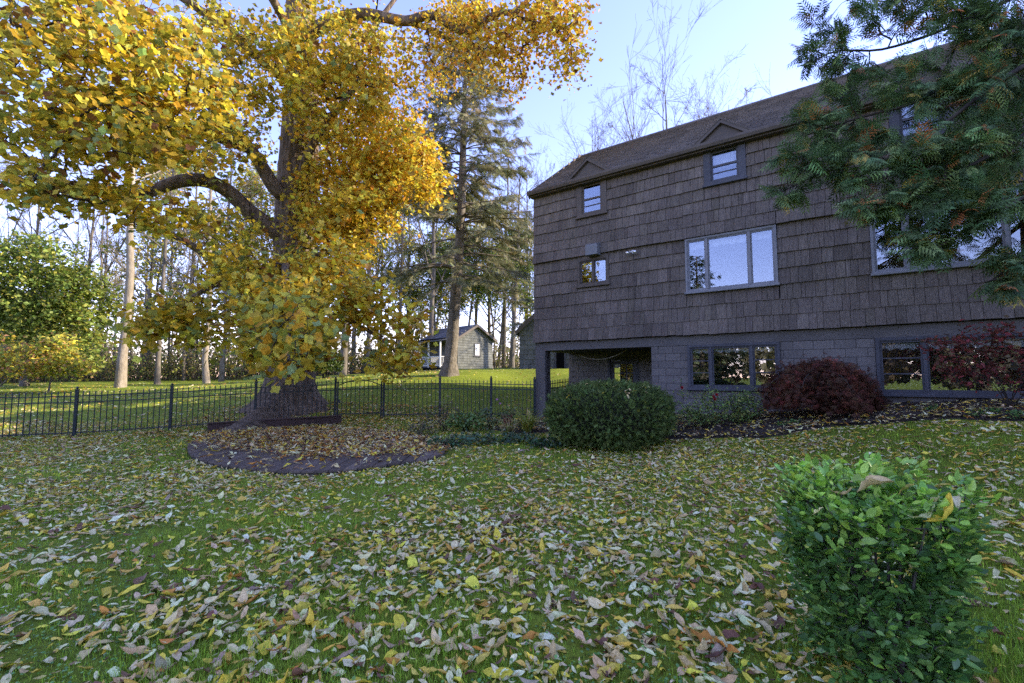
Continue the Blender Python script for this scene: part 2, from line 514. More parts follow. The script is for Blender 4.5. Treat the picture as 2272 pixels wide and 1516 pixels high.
def in_bed(x, y):
    q = np.stack([x - HC[0], y - HC[1]], -1)
    s = q @ HS; d = q @ HN
    return (s > .6) & (s < 15) & (d < .05) & (d > -bed_front(s))
# loose chips of mulch
nch = 5000
cs, ct = rg.uniform(.7, 12.5, nch), rg.uniform(0, .97, nch)
cdp = -ct * bed_front(cs)
cx_, cy_ = HC[0] + HS[0] * cs + HN[0] * cdp, HC[1] + HS[1] * cs + HN[1] * cdp
V, F = inst(boxv(-.5, .5, -.22, .22, -.12, .12), BOXF, rot_z(rg.uniform(0, 6.3, nch)) @ rot_x(rg.normal(0, .5, nch)) @ rot_y(rg.normal(0, .4, nch)), rg.uniform(.03, .085, nch), np.stack([cx_, cy_, gz(cx_, cy_) + .055], -1))
M['chip'] = surf('mulch chip', (.5, .5, .5), (1, 1, 1), 30, attr=True, rough=.95, bump=.4)
ch = obj('mulch_chips', V, F, M['chip'], col=percol(pick(rg, nch, [(.04, .029, .022), (.08, .06, .046), (.15, .115, .09)], [5, 4, 1]), 8))
tag(ch, 'loose dark bark chips scattered over the bed by the house', 'mulch', kind='stuff')

# ============================================================ the house
house = empty('house', (HC[0], HC[1], 0), HANG)
tag(house, 'dark brown shingled house with block basement and grey shingle roof', 'house')
def FA(px, py, off=0.0):
    """where a direction meets the long wall: along it, and height"""
    d = P(px, py, 1.0) - np.array([0, 0, CAMZ])
    c = HC[:2] + HN * off
    t = (HN @ c) / (HN @ d[:2])
    q = d[:2] * t - HC[:2]
    return float(q @ HS), float(d[2] * t + CAMZ)
HLEN = 19.0
Z_EAVE, Z_MID, Z_LOW = FA(1186, 440)[1], FA(1190, 587)[1], FA(1190, 761)[1]
HDEP = 7.0
Z_RIDGE = Z_EAVE + 2.8
def rect(x0, yt0, yb0, x1, yt1, yb1):
    a, b = FA(x0, (yt0 + yb0) / 2)[0], FA(x1, (yt1 + yb1) / 2)[0]
    zt = (FA(x0, yt0)[1] + FA(x1, yt1)[1]) / 2
    zb = (FA(x0, yb0)[1] + FA(x1, yb1)[1]) / 2
    return [a, b, zb, zt]
W_UP1 = rect(1281, 416, 484, 1347, 398, 474)
W_UP2 = rect(1561.5, 330, 415, 1655, 305, 397)
W_UP1[3] = W_UP2[3] = Z_EAVE - .005
dsp = (W_UP2[0] + W_UP2[1] - W_UP1[0] - W_UP1[1]) / 2
W_UP3 = [W_UP2[0] + dsp * 1.02, W_UP2[1] + dsp * 1.02, W_UP2[2], W_UP2[3]]
W_SM = rect(1283, 573, 640, 1352, 566, 628)
W_P1 = rect(1521.8, 533, 651.5, 1725, 498.5, 631.7)
W_P2 = [FA(1931, 540)[0], FA(2262, 560)[0] + .55, W_P1[2], W_P1[3]]
W_B1 = rect(1526.5, 766, 868, 1732, 758.5, 861)
W_B2 = [FA(1944, 800)[0], FA(1944, 800)[0] + 3.75, FA(1946, 876)[1], W_B1[3]]
W_P2[2] = FA(1934.6, 611)[1]; W_P2[3] = W_P2[2] + (W_P1[3] - W_P1[2]) * 1.02
W_SM[3] = min(W_SM[3], Z_MID - .08)
REC = [.36, FA(1444.5, 800)[0], -.3, FA(1320, 773)[1]]
print('HOUSE', Z_EAVE, Z_MID, Z_LOW, W_UP1, W_UP2, W_UP3, W_SM, W_P1, W_P2, W_B1, W_B2, REC)
OPEN_UP = [W_UP1, W_UP2, W_UP3, W_SM, W_P1, W_P2]
OPEN_LO = [W_B1, W_B2, REC]

def wall_cells(mb, x0, x1, z0, z1, opens, y0, y1):
    bx = sorted({x0, x1, *[v for o in opens for v in o[:2] if x0 < v < x1]})
    bz = sorted({z0, z1, *[v for o in opens for v in o[2:] if z0 < v < z1]})
    def solid(i, j):
        if not (0 <= i < len(bx) - 1 and 0 <= j < len(bz) - 1): return False
        cx, cz = (bx[i] + bx[i + 1]) / 2, (bz[j] + bz[j + 1]) / 2
        return not any(o[0] < cx < o[1] and o[2] < cz < o[3] for o in opens)
    q = np.array([[0, 1, 2, 3]])
    for i in range(len(bx) - 1):
        for j in range(len(bz) - 1):
            if not solid(i, j): continue
            a, b, c, d = bx[i], bx[i + 1], bz[j], bz[j + 1]
            mb.add([[a, y0, c], [b, y0, c], [b, y0, d], [a, y0, d]], q)
            mb.add([[b, y1, c], [a, y1, c], [a, y1, d], [b, y1, d]], q)
            if not solid(i - 1, j): mb.add([[a, y1, c], [a, y0, c], [a, y0, d], [a, y1, d]], q)
            if not solid(i + 1, j): mb.add([[b, y0, c], [b, y1, c], [b, y1, d], [b, y0, d]], q)
            if not solid(i, j - 1): mb.add([[a, y1, c], [b, y1, c], [b, y0, c], [a, y0, c]], q)
            if not solid(i, j + 1): mb.add([[a, y0, d], [b, y0, d], [b, y1, d], [a, y1, d]], q)

mb = MB()
wall_cells(mb, 0, HLEN, Z_LOW - .02, Z_EAVE + .04, OPEN_UP, .02, .17)
mb.build('wall', M['wall'], house)
mb = MB()
wall_cells(mb, 0, HLEN, -.4, Z_LOW - .021, OPEN_LO, .04, .30)
mb.build('basement_wall', M['mortar'], house)
# gable ends, back wall, floor slab
mb = MB()
for x in (0.03, HLEN - .15):
    zb = Z_LOW - .1 if x < 1 else -.3
    V = [[x, .17, zb], [x, HDEP, zb], [x, HDEP, Z_EAVE], [x, HDEP / 2, Z_RIDGE - .12], [x, .17, Z_EAVE]]
    V = np.array(V + [[a + .12, b, c] for a, b, c in V])
    mb.add(V, [np.array([[0, 1, 2, 3, 4], [9, 8, 7, 6, 5]]), np.array([[i, (i + 1) % 5, (i + 1) % 5 + 5, i + 5] for i in range(5)])])
mb.build('gable_wall', M['wall'], house)
MB().box(.16, HLEN - .16, HDEP - .15, HDEP, -.3, Z_EAVE).build('rear_wall', M['wall'], house)
MB().box(.16, HLEN - .16, .171, HDEP - .16, Z_LOW - .25, Z_LOW - .12).build('floor_slab', M['ceil'], house)
MB().box(.16, HLEN - .16, .171, HDEP - .16, Z_MID - .1, Z_MID).build('upper_floor_slab', M['ceil'], house)

# ---- cedar shingles: the 300 that show largest are pieces of their own
rg = rngf(11)
SHV = np.array([[0, 0, 0], [1, 0, 0], [1, 1, 0], [0, 1, 0], [0, .72, 1], [1, .72, 1], [1, 1, 1], [0, 1, 1]], float)  # y=1 at the wall, y=0 proud
def flare(z, zb): return .07 * np.clip(1 - (z - zb) / .75, 0, 1) ** 1.6
shing = []
def run_courses(zb, zt, n, opens):
    e = (zt - zb) / n
    for k in range(n):
        z0, z1 = zb + k * e, zb + (k + 1) * e
        x = -.03 + rg.uniform(-.15, 0)
        while x < HLEN:
            wd = float(np.clip(rg.gamma(9, .021), .08, .36))
            a, b = max(x, -.035), min(x + wd, HLEN)
            x += wd
            wav = .008 * sin(a * 2.1 + k) + .006 * sin(a * .7 + 2 * k)
            zz0, zz1 = z0 + wav + rg.normal(0, .0045), z1 + .035
            segs = [(a, b, zz0, zz1)]
            for o in opens:
                ns = []
                for (p, q, u, v) in segs:
                    if q <= o[0] or p >= o[1] or v <= o[2] or u >= o[3]:
                        ns.append((p, q, u, v)); continue
                    if p < o[0]: ns.append((p, o[0], u, v))
                    if q > o[1]: ns.append((o[1], q, u, v))
                    p2, q2 = max(p, o[0]), min(q, o[1])
                    if u < o[2] - .01: ns.append((p2, q2, u, o[2]))
                    if v > o[3] + .05: ns.append((p2, q2, o[3], v))
                segs = ns
            for (p, q, u, v) in segs:
                if q - p > .025 and v - u > .03:
                    shing.append((p + .004, q - .004, u, v, flare(z0, zb), float(np.clip(rg.normal(1, .10), .7, 1.35)), rg.uniform(-.006, .010)))
run_courses(Z_MID, Z_EAVE, 7, [[o[0] - .002, o[1] + .002, o[2] - .002, o[3] + .01] for o in (W_UP1, W_UP2, W_UP3, [W_P1[0], W_P1[1], W_P1[2], W_P1[3]], W_P2, [W_SM[0], W_SM[1], W_SM[2], W_SM[3]])])
run_courses(Z_LOW, Z_MID + .03, 7, [[o[0] - .002, o[1] + .002, o[2] - .002, o[3] + .002] for o in (W_SM, W_P1, W_P2)])
shing = np.array(shing)
# apparent size from where the photograph was taken
cxy = HC[:2] + HS * ((shing[:, 0] + shing[:, 1]) / 2)[:, None]
app = (shing[:, 1] - shing[:, 0]) * (shing[:, 3] - shing[:, 2]) / cxy[:, 1] ** 2
inview = cxy[:, 0] / cxy[:, 1] < 1.07
hid = (cxy[:, 0] / cxy[:, 1] > .62) & (shing[:, 2] > Z_MID - .3)      # behind the evergreen
order = np.argsort(-(app * inview * (1 - .8 * hid)))
own = np.zeros(len(shing), bool); own[order[:290]] = True
def shingle_geo(r):
    a, b, u, v, fl, tint, pr = r
    V = SHV.copy()
    V[:, 0] = a + V[:, 0] * (b - a)
    yb = -.044 - fl - pr
    V[:, 1] = np.where(SHV[:, 1] == 1, .012, np.where(SHV[:, 2] == 0, yb, -.004 - fl * .6))
    V[:, 2] = u + V[:, 2] * (v - u)
    return V
NS = len(shing)
tintc = np.stack([shing[:, 5], shing[:, 5] * (1 + .008 * rg.standard_normal(NS)), shing[:, 5] * (1 + .015 * rg.standard_normal(NS))], -1)
Vr = np.concatenate([shingle_geo(r) for r in shing[~own]])
nr = int((~own).sum())
Fr = (BOXF[None] + (np.arange(nr) * 8)[:, None, None]).reshape(-1, 4)
tag(obj('shingles', Vr, Fr, M['shingle'], house, col=percol(tintc[~own], 8)), kind='stuff')
for r, c in zip(shing[own], tintc[own]):
    V = shingle_geo(r)
    o0 = np.array([r[0], 0, r[2]])
    s_ = link('shingle', mesh('shingle', V - o0, BOXF, M['shingle'], col=np.tile(c, (8, 1))), house, o0)
# gable end shingles (edge on from here)
gs = []
mb = MB()
for k in range(24):
    z0 = Z_LOW + k * .33
    if z0 > Z_RIDGE - .3: break
    dmax = HDEP if z0 < Z_EAVE else (Z_RIDGE - z0) / 2.8 * HDEP / 2
    lo, hi = (.0, HDEP) if z0 < Z_EAVE else (HDEP / 2 - dmax + .1, HDEP / 2 + dmax - .1)
    y = lo
    while y < hi - .05:
        wd = rg.uniform(.12, .3)
        y1 = min(y + wd, hi)
        mb.add([[-.035, y + .003, z0], [-.035, y1 - .003, z0], [.03, y1 - .003, z0], [.03, y + .003, z0], [.018, y + .003, z0 + .36], [.018, y1 - .003, z0 + .36], [.03, y1 - .003, z0 + .36], [.03, y + .003, z0 + .36]], BOXF, np.ones(3) * rg.uniform(.75, 1.2))
        y = y1
tag(mb.build('gable_shingles', M['shingle'], house, usecol=True), kind='stuff')

# ---- concrete blocks of the basement
BH, BW = .2, .4
zt_b = Z_LOW - .035
blocks = []
band = .24                                   # smooth rendered band under the shingles
row = 0
z = zt_b - band
opensB = [[W_B1[0], W_B1[1], W_B1[2], W_B1[3]], [W_B2[0], W_B2[1], W_B2[2], W_B2[3]], [-1, REC[1], -1, 9]]
while z > -.1:
    x = -.2 * (row % 2)
    while x < HLEN - .05:
        segs = [(max(x, 0), min(x + BW, HLEN), z - BH, z)]
        for o in opensB:
            ns = []
            for (p, q, u, v) in segs:
                if q <= o[0] or p >= o[1] or v <= o[2] or u >= o[3]: ns.append((p, q, u, v)); continue
                if p < o[0]: ns.append((p, o[0], u, v))
                if q > o[1]: ns.append((o[1], q, u, v))
                p2, q2 = max(p, o[0]), min(q, o[1])
                if u < o[2] - .03: ns.append((p2, q2, u, o[2]))
                if v > o[3] + .03: ns.append((p2, q2, o[3], v))
            segs = ns
        for (p, q, u, v) in segs:
            if q - p > .04 and v - u > .04:
                g1 = gz1(*hw((p + q) / 2, 0))
                if v > g1 - .05: blocks.append((p, q, u, v))
        x += BW
    z -= BH
    row += 1
BV, BF = bevbox(0, 1, 0, 1, 0, 1, .012)
rg = rngf(12)
bcache = {}
def block_at(parent, p, q, u, v, y0=.022, axis='x', fixed=0):
    key = (round(q - p, 2), round(v - u, 2), int(rg.integers(3)))
    if key not in bcache:
        wv, hv = key[0] - .008, key[1] - .008
        V, F = bevbox(0.004, wv + .004, 0, .03, .004, hv + .004, .004)
        bcache[key] = mesh('concrete_block', V, F, M['block'], col=np.ones((len(V), 3)) * (.94 + .07 * key[2]))
    return link('concrete_block', bcache[key], parent, (p, y0 + rg.uniform(-.0015, .0015), u))
for (p, q, u, v) in blocks[:]:
    if p < 14.5: block_at(house, p, q, u, v)
# rendered band / beam above the recess and over the windows
MB().bev(-.01, HLEN, .012, .06, zt_b - band + .004, zt_b + .02, .006).build('concrete_lintel', M['mortar'], house)
# corner post and beam of the carport-like porch
MB().bev(0, .36, .0, .34, -.1, REC[3], .012).build('corner_post', M['mortar'], house)
MB().bev(.0, REC[1] + .01, .010, .32, REC[3], zt_b - band + .02, .01).build('porch_beam', M['mortar'], house)
MB().box(-.0, .3, .35, 2.3, REC[3], Z_LOW - .13).build('side_beam', M['mortar'], house)
MB().box(.01, REC[1] + .6, .33, 2.6, REC[3] + .06, REC[3] + .1).build('porch_ceiling', M['ceil'], house)
PD = 2.22                                     # porch depth
pw = empty('porch_wall'); pw.parent = house
dx0, dx1 = 1.62, 2.52                         # door
MB().box(.0, dx0 - .1, PD + .03, PD + .2, -.2, REC[3] + .06).build('backing', M['mortar'], pw)
MB().box(dx1 + .1, REC[1] + .4, PD + .03, PD + .2, -.2, REC[3] + .06).build('backing', M['mortar'], pw)
MB().box(dx0 - .1, dx1 + .1, PD + .03, PD + .2, 2.16, REC[3] + .06).build('backing', M['mortar'], pw)
for r_ in range(11):
    x = -.2 * (r_ % 2)
    zb_ = .12 + r_ * BH
    if zb_ + BH > REC[3] + .06: break
    while x < REC[1] + .3:
        p, q = max(x, 0), min(x + BW, REC[1] + .3)
        for (a, b) in ((p, min(q, dx0 - .1)), (max(p, dx1 + .1), q)):
            if b - a > .04: block_at(pw, a, b, zb_, zb_ + BH, PD)
        x += BW
MB().box(REC[1], REC[1] + .2, .301, PD + .03, -.2, REC[3] + .06).build('porch_side_wall', M['mortar'], house)
MB().box(.0, REC[1] + .4, .3, 3, -.2, .17).build('porch_floor', M['stone'], house)
# door with a grid of panes
door = empty('porch_door'); door.parent = house
mb = MB()
for a, b, c, d in ((dx0 - .1, dx0, .17, 2.16), (dx1, dx1 + .1, .17, 2.16), (dx0, dx1, 2.08, 2.16)):
    mb.box(a, b, PD - .02, PD + .1, c, d)
mb.build('door_frame', M['trim_dark'], door)
mb = MB()
for a, b, c, d in ((dx0 + .005, dx0 + .12, .18, 2.07), (dx1 - .12, dx1 - .005, .18, 2.07), (dx0 + .12, dx1 - .12, 1.95, 2.07), (dx0 + .12, dx1 - .12, .18, .45)):
    mb.box(a, b, PD + .03, PD + .075, c, d)
for k in range(1, 3):
    x = dx0 + .12 + k * (dx1 - dx0 - .24) / 3
    mb.box(x - .012, x + .012, PD + .034, PD + .07, .45, 1.95)
for k in range(1, 5):
    zz = .45 + k * 1.5 / 5
    mb.box(dx0 + .12, dx1 - .12, PD + .037, PD + .067, zz - .012, zz + .012)
mb.build('door_leaf', M['trim_dark'], door)
MB().box(dx0 + .12, dx1 - .12, PD + .05, PD + .054, .45, 1.95).build('door_glass', M['glass'], door)
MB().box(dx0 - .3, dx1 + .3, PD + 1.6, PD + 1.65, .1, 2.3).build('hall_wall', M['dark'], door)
MB().lathe([(.0, 0), (.03, .0), (.03, .03), (.0, .035)], (dx1 - .06, PD + .02, 1.1), 10).build('door_knob', M['metal'], door)

# ---- windows
def fluted(mb, a, b, c, d, y0, y1, t, tb=None, tt=None):
    tb = t if tb is None else tb; tt = t if tt is None else tt
    mb.box(a, b, y0, y1, c, c + tb); mb.box(a, b, y0, y1, d - tt, d)
    mb.box(a, a + t, y0 + .002, y1, c + tb, d - tt); mb.box(b - t, b, y0 + .002, y1, c + tb, d - tt)
def make_window(name, o, splits, mat, casing, sash, bars=0, proud=.05, sill=True, curtain=None, room='dark', hung=False, label=None):
    w_ = empty(name); w_.parent = house
    if label: w_['label'] = label
    a, b, c, d = o
    cb, ctp = (.09, .02) if hung else (casing, casing)
    f = MB(); fluted(f, a, b, c, d, -proud, .16, casing, cb, ctp)
    fo = f.build('window_frame', mat, w_)
    if sill:
        MB().bev(a - .03, b + .03, -proud - .05, .03, c - .035, c + .025, .008).build('window_sill', mat, w_)
    a, b, c, d = a + casing, b - casing, c + cb, d - ctp
    lip = MB(); fluted(lip, a, b, c, d, -proud + .02, .1, .02)
    lip.build('inner_moulding', mat, w_)
    a, b, c, d = a + .02, b - .02, c + .02, d - .02
    tot = b - a
    edges = [a + tot * s for s in splits]
    for k in range(len(edges) - 1):
        p, q = edges[k], edges[k + 1]
        if k: 
            mu = MB().box(p - .03, p + .03, -proud + .008, .1, c, d)
            mu.build('mullion', mat, w_); p += .03
        if k < len(edges) - 2: q -= .03
        sx = MB(); fluted(sx, p, q, c, d, -proud + .045, .06, sash)
        nb = bars[k] if isinstance(bars, (list, tuple)) else bars
        if hung:
            zm = c + (d - c) * .5
            sx.box(p + sash, q - sash, -proud + .04, .05, zm - .025, zm + .025)
            sx.box(p + sash, q - sash, -proud + .05, .05, c + (d - c) * .26 - .012, c + (d - c) * .26 + .012)
        for j in range(1, nb + 1):
            zz = c + sash + (d - c - 2 * sash) * j / (nb + 1)
            sx.box(p + sash, q - sash, -proud + .05, .04, zz - .012, zz + .012)
        so = sx.build('sash', mat, w_)
        gm = MB().box(p + sash, q - sash, -proud + .066, -proud + .070, c + sash, d - sash)
        gm.build('pane', M['glass'], so)
        if curtain:
            h = (d - c) * curtain
            n = 60
            xx = np.linspace(p + sash, q - sash, n)
            yy = .13 + .02 * np.sin(np.linspace(0, (q - p) * 55, n))
            zb2 = d - h + .02 * np.sin(np.linspace(0, (q - p) * 30, n))
            V = np.concatenate([np.stack([xx, yy, np.full(n, d)], -1), np.stack([xx, yy + .01, zb2], -1)])
            obj('curtain', V, gridf(2, n, False), M['curtain'], w_, smooth=True)
    mb = MB()
    a0, b0, c0, d0 = o
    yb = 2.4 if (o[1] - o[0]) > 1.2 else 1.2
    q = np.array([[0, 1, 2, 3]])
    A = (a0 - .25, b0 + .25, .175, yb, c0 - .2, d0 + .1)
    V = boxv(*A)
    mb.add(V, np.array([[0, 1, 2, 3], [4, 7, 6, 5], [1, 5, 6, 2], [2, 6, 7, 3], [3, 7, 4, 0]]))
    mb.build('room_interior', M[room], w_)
    return w_
make_window('window', W_UP1, [0, 1], M['trim'], .17, .035, hung=True, curtain=None, label='small upstairs window nearest the house corner')
make_window('window', W_UP2, [0, 1], M['trim_dark'], .17, .035, hung=True, curtain=.55, label='upstairs window with white curtain below the wider gablet')
make_window('window', W_UP3, [0, 1], M['trim_dark'], .17, .035, hung=True, curtain=.55, label='upstairs window half hidden by evergreen boughs')
make_window('window', W_SM, [0, .5, 1], M['trim'], .07, .03, curtain=.3, sill=True, label='small two-pane window under the vent hood')
make_window('window', W_P1, [0, .235, .735, 1], M['frame'], .05, .03, curtain=.14, proud=.07, sill=True, label='three-part picture window in a pale grey frame')
make_window('window', W_P2, [0, .2, .76, 1], M['frame'], .05, .03, curtain=None, proud=.07, room='room', label='picture window showing a tan room behind evergreen boughs')
make_window('window', W_B1, [0, .25, .73, 1], M['trim_dark'], .06, .035, bars=[2, 0, 2], curtain=.12, proud=.03, label='basement window between the yew and the red maple')
make_window('window', W_B2, [0, .2, .8, 1], M['trim_dark'], .06, .035, bars=[2, 0, 2], curtain=.16, proud=.03, label='basement window behind the red-leaved shrub')

# ---- roof
OV = .20
ze = Z_EAVE + .12
sl = (10.30 - ze) / (HDEP / 2 + OV)
Lr = math.hypot(HDEP / 2 + OV, (HDEP / 2 + OV) * sl)
roof = empty('roof'); roof.parent = house
x0r, x1r = -.10, HLEN + .1
mb = MB()
for sgn in (0, 1):
    yA = -OV if not sgn else HDEP + OV
    yR = HDEP / 2
    zA, zR = ze, 10.30
    V = np.array([[x0r, yA, zA], [x1r, yA, zA], [x1r, yR, zR], [x0r, yR, zR]])
    V2 = V - np.array([0, 0, .10])
    mb.add(np.concatenate([V, V2]), np.array([[0, 1, 2, 3], [7, 6, 5, 4], [0, 4, 5, 1], [1, 5, 6, 2], [3, 2, 6, 7], [0, 3, 7, 4]]))
mb.build('roof_deck', M['roofbase'], roof)
ZR = 10.30
rg = rngf(13)
tabs, tabc = [], []
nrow = 34
ca, sa = 1 / math.hypot(1, sl), sl / math.hypot(1, sl)
for r_ in range(nrow):
    t0 = r_ * Lr / nrow
    t1 = t0 + Lr / nrow * 1.25
    t1 = min(t1, Lr)
    x = x0r - rg.uniform(0, .3)
    while x < x1r:
        a, b = max(x, x0r), min(x + .30, x1r)
        x += .305
        if b - a < .03: continue
        tt0 = t0 + rg.normal(0, .004)
        h0, h1 = .028, .006
        V = []
        for (t, h) in ((tt0, h0), (t1, h1)):
            yy, zz = -OV - .03 * 0 + t * ca, ze + t * sa
            for xx in (a + .004, b - .004):
                V.append((xx, yy - h * sa, zz + h * ca))
        yy, zz = -OV + tt0 * ca, ze + tt0 * sa
        V += [(a + .004, yy, zz + .001), (b - .004, yy, zz + .001)]
        tabs.append(V); tabc.append(rg.uniform(.78, 1.22))
tabs = np.array(tabs)
nt_ = len(tabs)
Ft = np.array([[0, 1, 3, 2], [4, 5, 1, 0]])
tag(obj('roof_shingles', tabs.reshape(-1, 3), (Ft[None] + (np.arange(nt_) * 6)[:, None, None]).reshape(-1, 4), M['roof'], roof, col=percol(np.array(tabc)[:, None] * np.ones((1, 3)), 6)), kind='stuff')
mb = MB()
for k in range(62):
    xa = x0r + k * .31
    mb.add([[xa, HDEP / 2 - .14, ZR - .08], [xa + .33, HDEP / 2 - .14, ZR - .085], [xa + .33, HDEP / 2, ZR + .045], [xa, HDEP / 2, ZR + .05], [xa + .33, HDEP / 2 + .14, ZR - .085], [xa, HDEP / 2 + .14, ZR - .08]], np.array([[0, 1, 2, 3], [3, 2, 4, 5]]), np.ones(3) * rg.uniform(.8, 1.15))
mb.build('ridge_cap', M['roof'], roof, usecol=True)
# gutter, fascia, rake boards
prof = np.array([[-OV - .13, ze + .02], [-OV - .13, ze - .045], [-OV - .10, ze - .115], [-OV - .01, ze - .115], [-OV - .01, ze + .02], [-OV - .03, ze + .015], [-OV - .03, ze - .09], [-OV - .095, ze - .09], [-OV - .115, ze - .04], [-OV - .115, ze + .02]])
V = np.concatenate([np.c_[np.full(10, x), prof] for x in (x0r, x1r)])
Fg = np.array([[i, (i + 1) % 10, (i + 1) % 10 + 10, i + 10] for i in range(10)])
obj('gutter', V, [Fg, np.array([[9, 8, 7, 6, 5, 4, 3, 2, 1, 0]])], M['trim'], roof)
MB().box(x0r, x1r, -OV - .005, -OV + .02, ze - .15, ze - .1).build('fascia', M['trim'], roof)
MB().box(x0r, x1r, -OV + .02, .05, ze - .145, ze - .12).build('soffit', M['trim'], roof)
mb = MB()
for yA in (-OV, HDEP + OV):
    mb.bar((x0r - .02, yA, ze - .09), (x0r - .02, HDEP / 2, ZR - .09), .04, .2)
mb.build('rake_board', M['trim'], roof)
# decorative gablets over the upstairs windows
def gablet(o, wide):
    g = empty('gablet'); g.parent = roof
    cxg = (o[0] + o[1]) / 2; hw_ = wide / 2; hgt = hw_ * .74
    yf = -OV - .02
    zb = ze + .03
    def back(z): return -OV + (z - ze) / sl + .06
    V = np.array([[cxg - hw_, yf, zb], [cxg + hw_, yf, zb], [cxg, yf, zb + hgt], [cxg - hw_, back(zb), zb], [cxg + hw_, back(zb), zb], [cxg, back(zb + hgt), zb + hgt]])
    obj('gablet_face', V, [np.array([[0, 1, 2]]), np.array([[0, 2, 5, 3], [1, 4, 5, 2]])], M['trim'], g)
    for s in (-1, 1):
        m1 = MB(); m1.bar((cxg + s * (hw_ + .10), yf - .045, zb - .055), (cxg, yf - .045 - .002 * s, zb + hgt + .03), .09, .075)
        m1.build('raking_trim', M['trim'], g)
        m2 = MB()
        q = np.array([[cxg + s * (hw_ + .13), yf - .10, zb - .03], [cxg, yf - .10, zb + hgt + .075], [cxg, back(zb + hgt + .075), zb + hgt + .075], [cxg + s * (hw_ + .13), back(zb - .03) + .1, zb - .03]])
        m2.add(np.concatenate([q, q + np.array([0, 0, .03])]), BOXF, np.ones(3) * .7)
        m2.build('gablet_roof', M['roof'], g, usecol=True)
gablet(W_UP1, (W_UP1[1] - W_UP1[0]) * 1.26)
gablet(W_UP2, (W_UP2[1] - W_UP2[0]) * 1.12)
gablet(W_UP3, (W_UP3[1] - W_UP3[0]) * 1.12)

# ---- small fittings on the wall
a_, z_ = FA(1302, 545, -.2); b_, z2_ = FA(1327, 566, -.2)
v_ = MB()
n = 8
pr = [(-.03, z_ + .06)] + [(-.03 - .28 * sin(t), z_ + .06 - .12 * (1 - cos(t))) for t in np.linspace(.1, pi / 2, n)] + [(-.31, z2_ + .02), (-.03, z2_ + .02)]
V = np.concatenate([np.array([[x, y, zz] for y, zz in pr]) for x in (a_, b_ + .02)])
m_ = len(pr)
v_.add(V, [np.array([[i, (i + 1) % m_, (i + 1) % m_ + m_, i + m_] for i in range(m_)]), np.array([list(range(m_))[::-1], list(range(m_, 2 * m_))])])
vent = v_.build('vent_hood', M['metal'], None)
vent.parent = house
vent['label'] = 'rounded metal vent hood above the small window'
fl = empty('flood_light'); fl.parent = house
fx, fz = FA(1406, 560)
MB().lathe([(0, 0), (.05, 0), (.05, .03), (0, .04)], (0, 0, 0), 12).build('back_plate', M['white'], fl).rotation_euler = (pi / 2, 0, 0)
for s in (-1, 1):
    m = MB(); m.tube([(0, -.03, 0), (s * .06, -.06, 0), (s * .09, -.09, -.01)], [.015, .02, .028], 8)
    m.build('lamp_holder', M['white'], fl)
    m = MB(); m.lathe([(0, -.02), (.03, 0), (.045, .05), (.062, .10), (.055, .115), (0, .125)], (0, 0, 0), 14)
    lb = m.build('lamp_bulb', M['chrome'], fl, smooth=True)
    lb.location = (s * .09, -.08, -.01); lb.rotation_euler = (pi / 2 + .55, 0, s * .25)
fl.location = (fx, -.045, fz)
m = MB(); m.tube([(fx, -.045, fz - .05), (fx + .01, -.05, Z_MID - .8), (fx, -.06, Z_LOW + .3), (fx - .02, -.07, Z_LOW)], [.008] * 4, 6)
m.build('conduit', M['trim'], house)
m = MB(); rx = FA(1709, 190)[0]
m.tube([(rx + 1.9, HDEP / 2, ZR), (rx + 1.9, HDEP / 2, ZR + .45)], [.012, .005], 6)
m.build('lightning_rod', M['metal'], roof)
# hanging rope and shelf in the porch
t_ = np.linspace(0, 1, 14)
m = MB(); m.tube(np.stack([.9 + 1.9 * t_, np.full(14, .8), REC[3] - .02 - .28 * 4 * t_ * (1 - t_)], -1), np.full(14, .012), 6)
rope = m.build('hanging_rope', M['wire'], None)
rope.location = (HC[0], HC[1], 0); rope.rotation_euler = (0, 0, HANG)
tag(rope, 'slack pale rope hanging under the porch ceiling', 'rope')
sh = empty('porch_shelf', (HC[0], HC[1], 0), HANG)
tag(sh, 'dark metal shelf rack against the porch back wall', 'shelf')
sxa, sxb, sya = REC[1] - .62, REC[1] - .06, PD - .45
for x in (sxa, sxb):
    for y in (sya, sya + .38):
        MB().box(x - .015, x + .015, y - .015, y + .015, .16, 1.62).build('upright', M['metal'], sh)
for zz in (.35, .75, 1.15, 1.55):
    MB().box(sxa - .01, sxb + .01, sya - .01, sya + .39, zz, zz + .03).build('shelf_board', M['metal'], sh)

# ============================================================ fence and gate
FP = [(-15.3, 10.9), (-13.3, 11.6), (-11.35, 12.3), (-9.42, 13.05), (-7.5, 13.8), (-5.34, 14.25), (-3.93, 14.45), (-2.25, 14.7), (-.66, 14.9), (.72, 15.02)]
FH = 1.18
fence = empty('iron_fence', (FP[0][0], FP[0][1], gz1(*FP[0])))
tag(fence, 'dark iron picket fence running in front of the big yellow tree', 'fence')
back_fence = empty('iron_fence', (1.4, 16.9, gz1(1.4, 16.9)))
tag(back_fence, 'short run of dark iron fence seen through the porch', 'fence')
def picket_mesh(h):
    m = MB(); r = .009
    m.box(-r, r, -r, r, 0, h)
    m.add(np.array([[-.016, -.016, h], [.016, -.016, h], [.016, .016, h], [-.016, .016, h], [0, 0, h + .07]]), [np.array([[0, 3, 2, 1]]), np.array([[0, 1, 4], [1, 2, 4], [2, 3, 4], [3, 0, 4]])])
    return m.data('picket', M['fence'])
pk = picket_mesh(FH - .13)
mp = MB(); mp.box(-.032, .032, -.032, .032, -.2, FH + .02); mp.box(-.042, .042, -.042, .042, FH + .02, FH + .045)
mp.lathe([(0, FH + .045), (.02, FH + .05), (.034, FH + .075), (.026, FH + .1), (0, FH + .115)], (0, 0, 0), 8)
pm = mp.data('fence_post', M['fence'])
